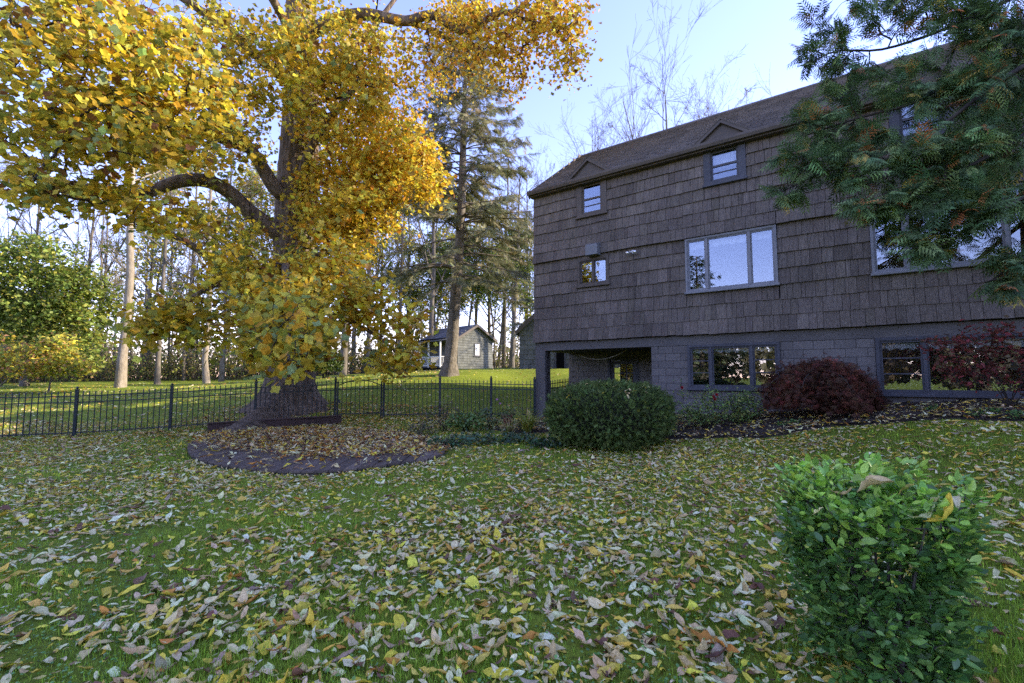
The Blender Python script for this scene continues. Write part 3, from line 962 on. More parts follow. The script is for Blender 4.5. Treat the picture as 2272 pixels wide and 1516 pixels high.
def wl(root, o, p): o.parent = root; o.location = np.array(p, float) - np.array(root.location)
def put(root, name, me, p, rz=0):
    o = link(name, me, root); o.location = np.array(p, float) - np.array(root.location); o.rotation_euler = (0, 0, rz); return o
def panel(root, A, B, zA, zB, gate=False):
    A, B = np.array(A), np.array(B)
    L_ = np.linalg.norm(B - A); t = (B - A) / L_
    ang = math.atan2(t[1], t[0])
    n = max(3, int(round(L_ / .128)))
    lift = 0.06
    for zr in ((.10, FH - .14, FH - .30) if not gate else (.12, FH - .32)):
        m = MB()
        a = np.array([A[0] + t[0] * .03, A[1] + t[1] * .03, zA + zr]); b = np.array([B[0] - t[0] * .03, B[1] - t[1] * .03, zB + zr])
        m.bar(a - np.array(root.location), b - np.array(root.location), .028, .026)
        m.build('rail', M['fence'], root)
    for k in range(1, n):
        u = k / n
        p = A + (B - A) * u
        put(root, 'picket', pk, (p[0], p[1], zA * (1 - u) + zB * u + lift), ang)
ZP = [gz1(*p) for p in FP]
for i, p in enumerate(FP):
    put(fence, 'fence_post', pm, (p[0], p[1], ZP[i]), .3)
    if i < len(FP) - 1 and i != 5:
        panel(fence, p, FP[i + 1], ZP[i], ZP[i + 1])
gate = empty('iron_gate', (FP[5][0], FP[5][1], ZP[5]))
tag(gate, 'dark iron garden gate with an arched top rail', 'gate')
A, B = np.array(FP[5]), np.array(FP[6]); t = (B - A) / np.linalg.norm(B - A)
A2, B2 = A + t * .07, B - t * .07
panel(gate, A2, B2, ZP[5] + .04, ZP[6] + .04, gate=True)
m = MB()
u = np.linspace(0, 1, 15)
arc = np.stack([A2[0] + (B2[0] - A2[0]) * u, A2[1] + (B2[1] - A2[1]) * u, ZP[5] + .04 + FH - .2 + .17 * np.sin(pi * u)], -1) - np.array(gate.location)
m.tube(arc, np.full(15, .016), 6); m.build('arched_rail', M['fence'], gate)
for q in (A2, B2):
    m = MB(); c = np.array([q[0], q[1], ZP[5] + .06]) - np.array(gate.location)
    m.box(c[0] - .02, c[0] + .02, c[1] - .02, c[1] + .02, c[2], c[2] + FH - .1); m.build('gate_stile', M['fence'], gate)
m = MB(); c = np.array([A2[0] + .05, A2[1] - .03, ZP[5] + .5]) - np.array(gate.location)
m.box(c[0] - .03, c[0] + .05, c[1] - .03, c[1], c[2], c[2] + .1); m.build('latch', M['fence'], gate)
BP = [(1.15, 16.2), (2.2, 17.8), (3.2, 19.4)]
ZB = [gz1(*p) for p in BP]
for i, p in enumerate(BP):
    put(back_fence, 'fence_post', pm, (p[0], p[1], ZB[i]), .3)
    if i < 2: panel(back_fence, p, BP[i + 1], ZB[i], ZB[i + 1])

# ============================================================ deck
def dzf(y): return .035 + .017 * (np.asarray(y) - 7.4)
deck = empty('round_deck', (-4.5, 10, 0))
tag(deck, 'low curved deck of weathered boards covered with orange leaves', 'deck')
DO = np.array([(-7.75, 12.55), (-7.45, 11.4), (-7.1, 10.5), (-6.67, 9.76), (-6.15, 9.05), (-5.54, 8.48), (-4.95, 8.03), (-4.31, 7.72), (-3.66, 7.50), (-3.2, 7.44), (-2.67, 7.59), (-2.05, 8.05), (-1.47, 8.54), (-1.2, 9.4), (-1.5, 10.6), (-2.6, 12.0), (-4.9, 13.1)])
def deck_cut(x):
    ys_ = []
    for i in range(len(DO)):
        a, b = DO[i], DO[(i + 1) % len(DO)]
        if (a[0] - x) * (b[0] - x) < 0:
            ys_.append(a[1] + (b[1] - a[1]) * (x - a[0]) / (b[0] - a[0]))
    return (min(ys_), max(ys_)) if len(ys_) >= 2 else None
rg = rngf(21)
dang = radians(0)
x = -7.7
while x < -1.22:
    wd = .2
    c0, c1 = deck_cut(x + .004), deck_cut(x + wd - .004)
    if c0 and c1:
        V = np.array([[x + .008, c0[0], -.03], [x + wd - .008, c1[0], -.03], [x + wd - .008, c1[1], -.03], [x + .008, c0[1], -.03],
                      [x + .008, c0[0], 0], [x + wd - .008, c1[0], 0], [x + wd - .008, c1[1], 0], [x + .008, c0[1], 0]])
        V[:, 2] += dzf(V[:, 1]) + rg.uniform(-.003, .003)
        o0 = np.array([x, (c0[0] + c0[1]) / 2, 0])
        b_ = link('deck_board', mesh('deck_board', V - o0, BOXF, M['deck'], col=np.ones((8, 3)) * rg.uniform(.75, 1.25)), deck)
        b_.location = o0 - np.array(deck.location)
    x += wd
# rim under the boards
rim = DO[:14]
cen = DO.mean(0)
dirs = (rim - cen); dirs /= np.linalg.norm(dirs, axis=1, keepdims=True)
a = rim - dirs * .05; b = rim - dirs * .12
V = np.concatenate([np.c_[a, dzf(a[:, 1]) - .032], np.c_[a, np.full(14, -.12)], np.c_[b, dzf(b[:, 1]) - .032]]) - np.array(deck.location)
obj('deck_rim', V, gridf(2, 14, False), M['stone'], deck)
# timber along the fence
p0, p1 = P(462, 946, 12.9), P(757, 936, 13.75)
beam = empty('timber_edging', (p0[0], p0[1], gz1(p0[0], p0[1])))
tag(beam, 'red-brown timber beam along the foot of the fence', 'timber')
m = MB(); m.bar((0, 0, .09), p1 - p0 + np.array([0, 0, .10 + (p0[2] - p1[2]) + gz1(p1[0], p1[1]) - gz1(p0[0], p0[1])]), .12, .24); m.build('timber', M['beam'], beam)
m = MB(); m.bar((0, -.01, .218), p1 - p0 + np.array([0, -.01, .228 + (p0[2] - p1[2]) + gz1(p1[0], p1[1]) - gz1(p0[0], p0[1])]), .17, .03); m.build('cap_board', M['beam'], beam)

# ============================================================ shed with porch
sa_ = radians(45)
c0 = P(1015, 818, 35)
shed = empty('garden_shed', (c0[0], c0[1], gz1(c0[0], c0[1]) + .06), sa_)
tag(shed, 'small grey shingled shed with a porch and a white window', 'shed')
SW, SL, SHH = 3.55, 4.6, 2.35
# local: x along the gable, y back, z up
PEAK = SHH + 1.0
def shed_shingles(par, x0, x1, zt, rows, y, seed, side=False, gable=None, op=None):
    rg = rngf(seed); m = MB(); e = zt / rows
    for k in range(rows + (6 if gable else 0)):
        z0 = k * e
        lo, hi = x0, x1
        if gable and z0 > zt - .01:
            f = (z0 - zt) / (gable - zt)
            if f > .92: break
            lo, hi = x0 + (x1 - x0) / 2 * f, x1 - (x1 - x0) / 2 * f
        x = lo
        while x < hi - .02:
            xe = min(x + rg.uniform(.13, .3), hi)
            cxm = (x + xe) / 2
            if not (op and op[0] < cxm < op[1] and op[2] < z0 + e / 2 < op[3]):
                q = np.array([[x + .004, -.03, z0], [xe - .004, -.03, z0], [xe - .004, .0, z0], [x + .004, .0, z0], [x + .004, -.006, z0 + e * 1.04], [xe - .004, -.006, z0 + e * 1.04], [xe - .004, 0, z0 + e * 1.04], [x + .004, 0, z0 + e * 1.04]])
                q[:, 1] += y
                if side: q = np.stack([q[:, 1], -q[:, 0] + 0, q[:, 2]], -1); q[:, 1] = -q[:, 1]
                m.add(q, BOXF, np.ones(3) * rg.uniform(.8, 1.2))
            x = xe
    return tag(m.build('wall_shingles', M['shedwall'], par, usecol=True), kind='stuff')
m = MB()
V = np.array([[0, 0, 0], [SW, 0, 0], [SW, 0, SHH], [SW / 2, 0, PEAK], [0, 0, SHH]])
V = np.concatenate([V, V + np.array([0, SL, 0])])
m.add(V, [np.array([[0, 1, 2, 3, 4], [9, 8, 7, 6, 5]]), np.array([[i, i + 5, (i + 1) % 5 + 5, (i + 1) % 5] for i in range(5)])])
m.build('wall', M['shedwall'], shed, usecol=True)
WOP = (1.62, 2.2, 1.0, 2.0)
shed_shingles(shed, 0, SW, SHH, 12, 0, 31, gable=PEAK, op=WOP)
shed_shingles(shed, 0, SL, SHH, 12, 0, 32, side=True)
swn = empty('window'); swn.parent = shed
m = MB(); fluted(m, 1.62, 2.2, 1.0, 2.0, -.05, .01, .06); m.build('window_casing', M['trim_dark'], swn)
m = MB(); fluted(m, 1.68, 2.14, 1.06, 1.94, -.045, .005, .05)
m.box(1.73, 2.09, -.04, 0, 1.485, 1.52); m.box(1.9, 1.92, -.035, 0, 1.1, 1.9)
for zz in (1.29, 1.7): m.box(1.73, 2.09, -.032, 0, zz, zz + .02)
m.build('window_frame', M['white'], swn)
MB().box(1.73, 2.09, -.02, -.015, 1.1, 1.9).build('pane', M['glass'], swn)
MB().box(1.55, 2.27, -.09, 0, .95, 1.0).build('window_sill', M['trim_dark'], swn)
def slope(x0, z0, x1, z1, y0, y1, th, name, mat, par, rows):
    rg = rngf(33); m = MB()
    V = np.array([[x0, y0, z0], [x1, y0, z1], [x1, y1, z1], [x0, y1, z0]])
    m.add(np.concatenate([V - np.array([0, 0, th]), V]), BOXF, np.ones(3) * .8)
    for k in range(rows):
        f0, f1 = k / rows, (k + 1.1) / rows
        q = V.copy(); 
        a = V[0] + (V[1] - V[0]) * f0; b = V[0] + (V[1] - V[0]) * min(f1, 1)
        yy = y0
        while yy < y1 - .02:
            ye = min(yy + .33, y1)
            m.add([[a[0], yy + .006, a[2] + .03], [a[0], ye - .006, a[2] + .03], [b[0], ye - .006, b[2] + .01], [b[0], yy + .006, b[2] + .01]], np.array([[0, 1, 2, 3]]), np.ones(3) * rg.uniform(.8, 1.2))
            yy = ye
    m.build(name, mat, par, usecol=True)
k_ = (PEAK - SHH) / (SW / 2)
slope(-.25, SHH - .25 * k_ + .1, SW / 2, PEAK + .1, -.25, SL + .25, .1, 'roof', M['shedroof'], shed, 12)
slope(SW + .25, SHH - .25 * k_ + .1, SW / 2, PEAK + .1, -.25, SL + .25, .1, 'roof', M['shedroof'], shed, 12)
slope(-1.75, SHH - .28, -.2, SHH + .02, -.1, SL + .1, .09, 'porch_roof', M['shedroof'], shed, 8)
m = MB()
for s in (0, 1):
    xa = -.27 if s == 0 else SW + .27
    m.bar((xa, -.27, SHH - .27 * k_), (SW / 2, -.27, PEAK + .02), .04, .17)
m.build('bargeboard', M['trim'], shed)
MB().box(-1.6, -.0, 0, SL, -.05, .08).build('porch_floor', M['deck'], shed)
for yy in (.06, 1.5, 3.0, SL - .06):
    MB().box(-1.6, -1.5, yy - .05, yy + .05, .08, SHH - .33).build('porch_post', M['white'], shed)
for zz in (.2, .85):
    MB().box(-1.57, -1.53, .1, SL, zz, zz + .05).build('handrail', M['white'], shed)
    MB().box(-1.5, -.05, .04, .08, zz, zz + .05).build('handrail', M['white'], shed)
for k in range(32):
    yy = .15 + k * .138
    MB().box(-1.562, -1.538, yy, yy + .024, .25, .85).build('baluster', M['white'], shed)
for k in range(10):
    MB().box(-1.4 + k * .135, -1.376 + k * .135, .048, .072, .25, .85).build('baluster', M['white'], shed)
MB().box(-.02, 0, 1.9, 2.7, .1, 2.05).build('door', M['trim_dark'], shed)

# ============================================================ outbuilding behind the house
c1 = P(1153, 818, 27)
barn = empty('outbuilding', (c1[0], c1[1], gz1(c1[0], c1[1])), radians(-6))
tag(barn, 'grey shingled outbuilding behind the house corner', 'outbuilding')
BWD, BHH = 6.4, 2.2
m = MB(); V = np.array([[0, 0, -.2], [BWD, 0, -.2], [BWD, 0, BHH], [BWD / 2, 0, BHH + 3.0], [0, 0, BHH]])
V = np.concatenate([V, V + np.array([0, 5, 0])])
m.add(V, [np.array([[0, 1, 2, 3, 4], [9, 8, 7, 6, 5]]), np.array([[i, i + 5, (i + 1) % 5 + 5, (i + 1) % 5] for i in range(5)])])
m.build('wall', M['shedwall'], barn, usecol=True)
shed_shingles(barn, 0, BWD, BHH, 8, 0, 35, gable=BHH + 3.0)
shed_shingles(barn, 0, 5, BHH, 8, 0, 36, side=True)
kb = 3.0 / (BWD / 2)
for s in (0, 1):
    xa = -.22 if s == 0 else BWD + .22
    slope(xa, BHH - .22 * kb + .14, BWD / 2, BHH + 3.14, -.25, 5.25, .12, 'roof', M['shedroof'], barn, 16)
    m = MB(); m.bar((xa, -.27, BHH - .22 * kb + .04), (BWD / 2, -.27, BHH + 3.04), .04, .2); m.build('bargeboard', M['trim'], barn)
for xx in (2.0, 2.55):
    MB().box(xx, xx + .1, -.07, -.031, 0, 2.05).build('door_trim', M['trim_dark'], barn)
MB().box(2.1, 2.55, -.06, -.035, .02, 2.0).build('door', M['shedwall'], barn)

# ============================================================ tree tools
def densify(pts, n):
    pts = np.asarray(pts, float)
    d = np.r_[0, np.cumsum(np.linalg.norm(np.diff(pts, axis=0), axis=1))]
    u = np.linspace(0, d[-1], n)
    out = np.stack([np.interp(u, d, pts[:, k]) for k in range(pts.shape[1])], -1)
    # smooth corners
    for _ in range(2):
        out[1:-1] = .5 * out[1:-1] + .25 * (out[:-2] + out[2:])
    return out

def grow(limbs, targets, rng, tip=.006, power=.46, sag=.05, wob=.12, pmax=None):
    """joins every target to the nearest wood already there; limbs = [(pts, r0, r1)]
    returns twig polylines (B,5,3), radii (B,5), last nodes"""
    P_, rad0, par, dirv = [], [], [], []
    for (pts, r0, r1) in limbs:
        n = max(6, int(np.linalg.norm(np.diff(pts, axis=0), axis=1).sum() / .25))
        d = densify(pts, n)
        P_.append(d); rad0.append(np.linspace(r0, r1, n))
    nodes = np.concatenate(P_); base = len(nodes)
    rad_fixed = np.concatenate(rad0)
    tg = np.asarray(targets)
    dist = np.min(np.stack([np.min(np.linalg.norm(tg[i:i + 1] - nodes, axis=1)) for i in range(len(tg))])[None], axis=0)
    tg = tg[np.argsort(dist)]
    cap = base + len(tg) * 4
    N = np.zeros((cap, 3)); N[:base] = nodes
    parent = np.full(cap, -1)
    paths = []
    n = base
    for T in tg:
        d = np.linalg.norm(N[:n] - T, axis=1)
        low = np.maximum(0, N[:n, 2] - T[2])
        j = int(np.argmin(d + .25 * low * 0 + .15 * np.maximum(0, -(T[2] - N[:n, 2]))))
        A = N[j]
        v = T - A; L = np.linalg.norm(v) + 1e-6
        mid = []
        for f in (.28, .55, .8):
            q = A + v * f + rng.normal(0, wob * L * .25, 3)
            q[2] += sag * L * sin(pi * f)
            mid.append(q)
        ids = []
        prev = j
        for q in mid + [T]:
            N[n] = q; parent[n] = prev; prev = n; ids.append(n); n += 1
        paths.append([j] + ids)
    cnt = np.zeros(n)
    for p in paths: cnt[p[-1]] += 1
    for k in range(n - 1, base - 1, -1):
        cnt[parent[k]] += cnt[k]
    rad = tip * np.maximum(cnt, 1) ** power
    if pmax: rad = np.minimum(rad, pmax)
    paths = np.array(paths)
    R = rad[paths]
    R[:, 0] = np.where(paths[:, 0] < base, np.minimum(rad_fixed[np.minimum(paths[:, 0], base - 1)], R[:, 1] * 1.15), R[:, 0])
    R[:, 0] = np.minimum(R[:, 0], R[:, 1] * 1.3)
    return N[paths], R, tg

def limbs_mesh(limbs, k=8):
    V, F, n = [], [], 0
    for (pts, r0, r1) in limbs:
        m = max(8, int(np.linalg.norm(np.diff(pts, axis=0), axis=1).sum() / .2))
        d = densify(pts, m)
        u = np.linspace(0, 1, m)
        v, f = tubes(d[None], (r0 + (r1 - r0) * u ** .8)[None], k)
        V.append(v); F.append(f + n); n += len(v)
    return np.concatenate(V), np.concatenate(F)

# leaf shapes: +Y is the tip, slightly folded along the rib
def leaf_simple(fold=.18):
    V = np.array([[0, 0, 0], [-.34, .35, fold], [-.26, .75, fold * .7], [0, 1, 0], [.26, .75, fold * .7], [.34, .35, fold], [0, .5, 0]])
    return V, [np.array([[0, 6, 2, 1], [6, 3, 2, 2], [0, 5, 4, 6], [6, 4, 3, 3]])[[0, 2]], np.array([[6, 3, 2], [6, 4, 3]])]
def leaf_quad(fold=.2):
    V = np.array([[0, 0, 0], [-.42, .5, fold], [0, 1, 0], [.42, .5, fold]])
    return V, [np.array([[0, 2, 1], [0, 3, 2]])]
def leaf_tulip(fold=.12):
    half = [(0, .05), (.30, .0), (.50, .22), (.40, .48), (.46, .80), (.22, .86), (0, .72)]
    R_ = np.array([[x, y, fold * x * 2] for x, y in half])
    L_ = np.array([[-x, y, fold * x * 2] for x, y in half[1:-1]])
    V = np.concatenate([R_, L_])
    return V, [np.array([[0, 1, 2, 3, 4, 5, 6], [0, 6, 11, 10, 9, 8, 7]])]
def leaf_grid(nu=9, nv=5, width=.42, curl=.25, roll=.5, wave=.05, ph=0.0, lobed=False, rng=None, twist=0.0, rough=0.0):
    """long pointed leaf with rolled edges and a wavy rim; returns V,F,uv"""
    u = np.linspace(0, 1, nu)
    wv = np.sin(pi * u ** .85) ** .75 * width / 2
    wv[0] = wv[-1] = .004
    if lobed: wv = wv * (1 + .5 * np.abs(np.sin(u * 9)))
    t = np.linspace(-1, 1, nv)
    U, T = np.meshgrid(u, t, indexing='ij')
    W = wv[:, None] * np.ones(nv)
    ang = roll * T
    x = W * np.sin(ang) / max(roll, 1e-3) if roll > .01 else W * T
    z = W * (1 - np.cos(ang)) / max(roll, 1e-3) if roll > .01 else 0 * W
    z = z + curl * (U - .45) ** 2 + wave * T * np.sin(U * 11 + ph) * W / width * 2 + .012 * np.sin(U * 17 + ph + T * 2)
    ta = twist * (U - .5)
    x, z = x * np.cos(ta) - z * np.sin(ta), x * np.sin(ta) + z * np.cos(ta)
    x = x + .10 * curl * (U - .5) ** 2 * np.sin(ph * 3)
    V = np.stack([x, U - .5, z], -1).reshape(-1, 3)
    if rough: V = V + rng.normal(0, rough, V.shape)
    return V, gridf(nu, nv, False), np.stack([T, U], -1).reshape(-1, 2)

OLIVE, GOLD, ORANGE, AMBER, RUST, LEMON, PALEG = (.34, .32, .04), (.78, .53, .045), (.74, .36, .035), (.62, .41, .045), (.24, .11, .035), (.80, .65, .09), (.32, .40, .14)

# ============================================================ the big tulip tree
TY = 15.6
tulip = empty('tulip_tree', P(640, 895, TY) * np.array([1, 1, 0]) + np.array([0, 0, gz1(*P(640, 895, TY)[:2])]))
tag(tulip, 'huge yellow-leaved tree with a thick flared trunk behind the fence', 'tree')
T0 = np.array(tulip.location)
spine = [(640, 935, 72), (640, 905, 66), (642, 870, 60), (645, 820, 54), (648, 760, 51), (650, 680, 48), (650, 600, 46), (654, 500, 47), (660, 420, 49), (664, 330, 45), (668, 240, 42), (669, 150, 39), (667, 60, 37), (668, 10, 36)]
sp = np.array([[*P(a, b, TY), r * .84 * TY / FPX] for a, b, r in spine])
zz = np.linspace(sp[0, 2], sp[-1, 2], 90)
SX = np.stack([np.interp(zz, sp[:, 2], sp[:, k]) for k in range(4)], -1)
rg = rngf(41)
K = 96
th = np.arange(K) * 2 * pi / K
hgt = np.clip((zz - zz[0]) / 1.7, 0, 1)
root = (1 - hgt)[:, None] ** 2.6 * (1.0 * np.clip(np.cos(2.5 * th + .7), 0, 1) ** 3 + .8 * np.clip(np.cos(3.5 * th + 2.), 0, 1) ** 4 + .6 * np.clip(np.cos(4.5 * th + 4.), 0, 1) ** 4 + .45) * 1.25
fur = .045 * np.abs(np.sin(th * 11 + 1.3 * np.sin(zz[:, None] * 1.7))) + .04 * np.abs(np.sin(th * 19 + 2 * np.sin(zz[:, None] * 2.3 + 1))) + .018 * rg.standard_normal((90, K))
Rr = SX[:, 3:4] * (1 + root + fur)
V = np.stack([SX[:, 0:1] + Rr * np.cos(th), SX[:, 1:2] + Rr * np.sin(th), np.repeat(zz[:, None], K, 1)], -1).reshape(-1, 3)
def tree_obj(name, root, V, F, mat, **kw):
    return obj(name, V - np.array(root.location), F, mat, root, **kw)
tree_obj('trunk', tulip, V, gridf(90, K, True), M['bark'], smooth=True)
def LP(*a): return np.array([P(x, y, Y) for x, y, Y in a])
rpx = lambda r: r * TY / FPX
stems = [
    (LP((668, 20, TY), (650, -30, TY + .1), (632, -120, TY), (600, -260, TY - .3), (575, -420, TY - .3), (560, -620, TY)), rpx(27), rpx(6)),
    (LP((668, 20, TY), (690, -20, TY), (712, -100, TY), (735, -240, TY + .5), (745, -400, TY + .6), (750, -600, TY + .4)), rpx(25), rpx(6)),
    (LP((662, 440, TY), (616, 431, TY - .6), (590, 385, TY - .9), (560, 335, TY - 1.4), (520, 290, TY - 1.9), (450, 220, TY - 2.4), (360, 150, TY - 3)), rpx(20), rpx(5)),
    (LP((650, 545, TY), (600, 503, TY - .6), (554, 472, TY - 1.0), (510, 425, TY - 1.4), (470, 402, TY - 1.8), (430, 397, TY - 2.1), (385, 404, TY - 2.4), (340, 425, TY - 2.6), (260, 440, TY - 3.8), (150, 405, TY - 5.2), (60, 420, TY - 6.2)), rpx(21), rpx(4)),
    (LP((648, 660, TY), (600, 640, TY - .7), (550, 607, TY - 1.3), (495, 590, TY - 1.8), (455, 565, TY - 2.1), (415, 538, TY - 2.4), (350, 505, TY - 3), (280, 480, TY - 3.6)), rpx(15), rpx(3)),
    (LP((664, 430, TY), (668, 405, TY - .8), (678, 350, TY - 1.2), (696, 317, TY - 1.4), (740, 250, TY - 1.8), (800, 180, TY - 2.2)), rpx(13), rpx(4)),
    (LP((668, 90, TY), (705, 62, TY - .5), (760, 38, TY - 1.0), (812, 30, TY - 1.3), (860, 40, TY - 1.5), (905, 50, TY - 1.6), (955, 29, TY - 1.7), (985, 45, TY - 1.8), (1010, 68, TY - 1.9), (1052, 70, TY - 2.), (1083, 38, TY - 2.1), (1115, 24, TY - 2.2), (1145, 33, TY - 2.3), (1175, -5, TY - 2.4), (1215, -40, TY - 2.5)), rpx(17), rpx(4)),
    (LP((860, 40, TY - 1.5), (920, 52, TY - 1.5), (965, 68, TY - 1.4), (1000, 92, TY - 1.3), (1035, 112, TY - 1.2), (1070, 92, TY - 1.2), (1092, 70, TY - 1.3)), rpx(8), rpx(3)),
    (LP((1115, 24, TY - 2.2), (1180, 50, TY - 2.4), (1230, 60, TY - 2.5), (1262, 100, TY - 2.6)), rpx(5), rpx(2)),
    (LP((655, 480, TY), (710, 470, TY - .6), (790, 430, TY - .9), (880, 380, TY - 1.0), (940, 330, TY - 1)), rpx(13), rpx(3)),
    (LP((652, 585, TY), (700, 570, TY - .8), (770, 545, TY - 1.2), (850, 500, TY - 1.6)), rpx(11), rpx(3)),
    (LP((650, 690, TY), (690, 690, TY - 1.2), (735, 697, TY - 2.2), (779, 713, TY - 2.9), (835, 744, TY - 3.4), (890, 790, TY - 3.8)), rpx(8), rpx(2)),
    (LP((648, 620, TY), (640, 590, TY - 1.6), (632, 590, TY - 3.4), (636, 650, TY - 5.3), (642, 740, TY - 6.6), (640, 800, TY - 7.1)), rpx(11), rpx(2)),
    (LP((648, 640, TY), (570, 610, TY - 1.4), (480, 630, TY - 2.9), (390, 680, TY - 4.0), (300, 715, TY - 4.8)), rpx(9), rpx(2)),
    (LP((668, 200, TY), (600, 150, TY - 1), (500, 60, TY - 1.8), (380, -20, TY - 2.5), (220, -60, TY - 3.2)), rpx(15), rpx(4)),
    (LP((668, 130, TY), (640, 60, TY - 1.5), (560, -80, TY - 2.8), (430, -220, TY - 3.6)), rpx(13), rpx(4)),
    (LP((668, 230, TY), (740, 150, TY + 1.2), (830, 60, TY + 2), (920, -60, TY + 2.4)), rpx(14), rpx(4)),
    (LP((560, 335, TY - 1.4), (460, 300, TY - 2.6), (340, 260, TY - 3.6), (200, 210, TY - 5.4), (80, 130, TY - 6.6)), rpx(9), rpx(3)),
]
V, F = limbs_mesh(stems, 10)
tree_obj('limbs', tulip, V, F, M['bark'], smooth=True)
# where the foliage hangs: x, y, rx, ry, Y, dY, clusters, palette
BL = [(640, 700, 120, 70, 10.6, 1.2, 60, 1), (640, 610, 80, 45, 12.6, 1.2, 26, 2), (670, 520, 45, 50, 13.9, .5, 14, 2), (570, 760, 50, 50, 9.8, .8, 22, 1), (700, 760, 50, 50, 9.8, .8, 24, 1), (560, 600, 70, 50, 12, 1, 26, 1), (1250, 150, 60, 60, 13.1, .7, 16, 4), (60, 90, 120, 110, 9.3, 1.6, 56, 0), (210, 60, 150, 100, 9.8, 1.6, 67, 0), (340, 130, 150, 120, 10.3, 1.6, 96, 0), (110, 255, 150, 105, 9.3, 1.4, 80, 0), (260, 300, 160, 110, 9.8, 1.6, 104, 0), (400, 260, 150, 130, 10.6, 1.6, 104, 0),
      (50, 395, 80, 50, 9.3, 1.2, 24, 0), (190, 425, 110, 50, 9.8, 1.2, 36, 0), (500, 110, 130, 120, 13.5, 1.8, 110, 0), (490, 330, 110, 80, 13.5, 1.5, 60, 0), (610, 150, 100, 110, 13.3, 1.2, 70, 1), (705, 90, 110, 110, 13.8, 1.5, 90, 1),
      (760, 250, 115, 130, 14.2, 1.6, 190, 2), (830, 130, 100, 100, 14.5, 1.6, 90, 2), (860, 320, 95, 100, 14.6, 1.6, 170, 3), (770, 430, 130, 95, 14.4, 1.5, 230, 3), (915, 385, 80, 75, 14.4, 1.2, 110, 3), (740, 500, 60, 60, 13.6, 1.2, 40, 2), (810, 495, 80, 50, 14.2, 1.2, 60, 3),
      (510, 510, 80, 60, 13.4, 1.4, 26, 0), (400, 475, 80, 45, 10.4, 1.2, 20, 0), (330, 470, 60, 50, 10, 1, 16, 0), (480, 600, 90, 50, 12.6, 1.4, 24, 1), (370, 690, 70, 55, 11.3, 1, 24, 1), (450, 720, 80, 60, 11.6, 1, 30, 1), (310, 735, 40, 45, 11, 0.8, 10, 1), (560, 660, 60, 50, 11.5, 1.2, 30, 1),
      (640, 670, 110, 45, 11.2, 1.4, 44, 1), (760, 640, 100, 60, 12, 1.2, 42, 2), (860, 690, 90, 60, 12.2, 1, 26, 2), (900, 745, 55, 50, 12, 0.8, 15, 2), (870, 795, 70, 35, 11.8, 0.8, 16, 2), (760, 580, 70, 50, 12.8, 1.4, 36, 2),
      (980, 90, 70, 75, 14, 1, 50, 4), (1060, 110, 80, 80, 13.7, 1, 60, 4), (1110, 150, 60, 70, 13.6, 0.9, 34, 4), (1040, 20, 80, 40, 13.7, 1, 44, 4), (1160, 60, 90, 70, 13.3, 1, 70, 4), (1230, 30, 80, 60, 13.2, 0.8, 54, 4), (1270, 110, 40, 70, 13.1, 0.6, 20, 4), (940, 180, 60, 60, 14.2, 1, 34, 4), (1140, 190, 35, 40, 13.6, 0.6, 12, 4),
      (500, -120, 350, 110, 14, 2.5, 110, 0), (760, -160, 260, 130, 15, 2.5, 100, 2), (650, -400, 260, 180, 15.5, 2.5, 110, 2), (150, -80, 160, 70, 9.8, 1.8, 32, 0), (1000, -80, 200, 60, 14, 1.5, 40, 4), (760, 200, 140, 200, 17.5, 1.4, 110, 3), (520, 200, 160, 180, 17.6, 1.4, 70, 0)]
PALS = {0: ([OLIVE, GOLD, AMBER, RUST, LEMON, PALEG], [3.2, 3.2, 2.2, .7, 2.2, .9]),
        1: ([OLIVE, GOLD, AMBER, RUST, LEMON, PALEG], [2.4, 4, 1.8, .4, 3, 1.2]),
        2: ([OLIVE, GOLD, AMBER, ORANGE, LEMON, PALEG, RUST], [1.2, 5, 1.6, 1.2, 3.6, .6, .4]),
        3: ([GOLD, ORANGE, LEMON, AMBER, OLIVE, RUST], [5, 1.8, 4, 1.2, .5, .3]),
        4: ([GOLD, ORANGE, AMBER, RUST, LEMON, OLIVE], [4, 2.6, 2.2, .9, 2, .5])}
rg = rngf(42)
tg, tp = [], []
for (x, y, rx, ry, Y, dY, n, pal) in BL:
    k = 0
    while k < n:
        a = rg.uniform(-1, 1, 3)
        if (a ** 2).sum() > 1: continue
        tg.append(P(x + a[0] * rx, y + a[1] * ry, Y + a[2] * dY)); tp.append(pal); k += 1
tg = np.array(tg); tp = np.array(tp)
keyed = {tuple(np.round(t, 6)): p for t, p in zip(tg, tp)}
pts, R, tgs = grow(stems, tg, rg, tip=.0055, power=.5, sag=.06, pmax=.11)
tps = np.array([keyed[tuple(np.round(t, 6))] for t in tgs])
V, F = tubes(pts, R, 3)
tag(tree_obj('twigs', tulip, V, F, M['bark2'], smooth=True), kind='stuff')
def leaves_on(pts, idx, per, rng, size, spread, droop=.55):
    """leaf positions and directions along the outer half of the chosen twigs"""
    B = len(idx); n = B * per
    u = rng.uniform(1.2, 4.0, n); b = np.repeat(idx, per)
    i0 = np.minimum(u.astype(int), 3); f = (u - i0)[:, None]
    pos = pts[b, i0] * (1 - f) + pts[b, i0 + 1] * f
    pos = pos + rng.normal(0, 1, (n, 3)) * spread * np.array([1, 1, .75])
    d = rng.normal(0, 1, (n, 3)); d[:, 2] = d[:, 2] * .5 - droop
    return pos, d, rng.normal(0, .7, n), size * rng.uniform(.5, 1.4, n), b
LV, LF = leaf_tulip(); QV, QF = leaf_quad(.15)
Vs, Fs, Cs, base = [], {}, [], 0
def accumulate(V, F, C):
    global base
    Vs.append(V); Cs.append(C)
    for f in F: Fs.setdefault(f.shape[1], []).append(f + base)
    base += len(V)
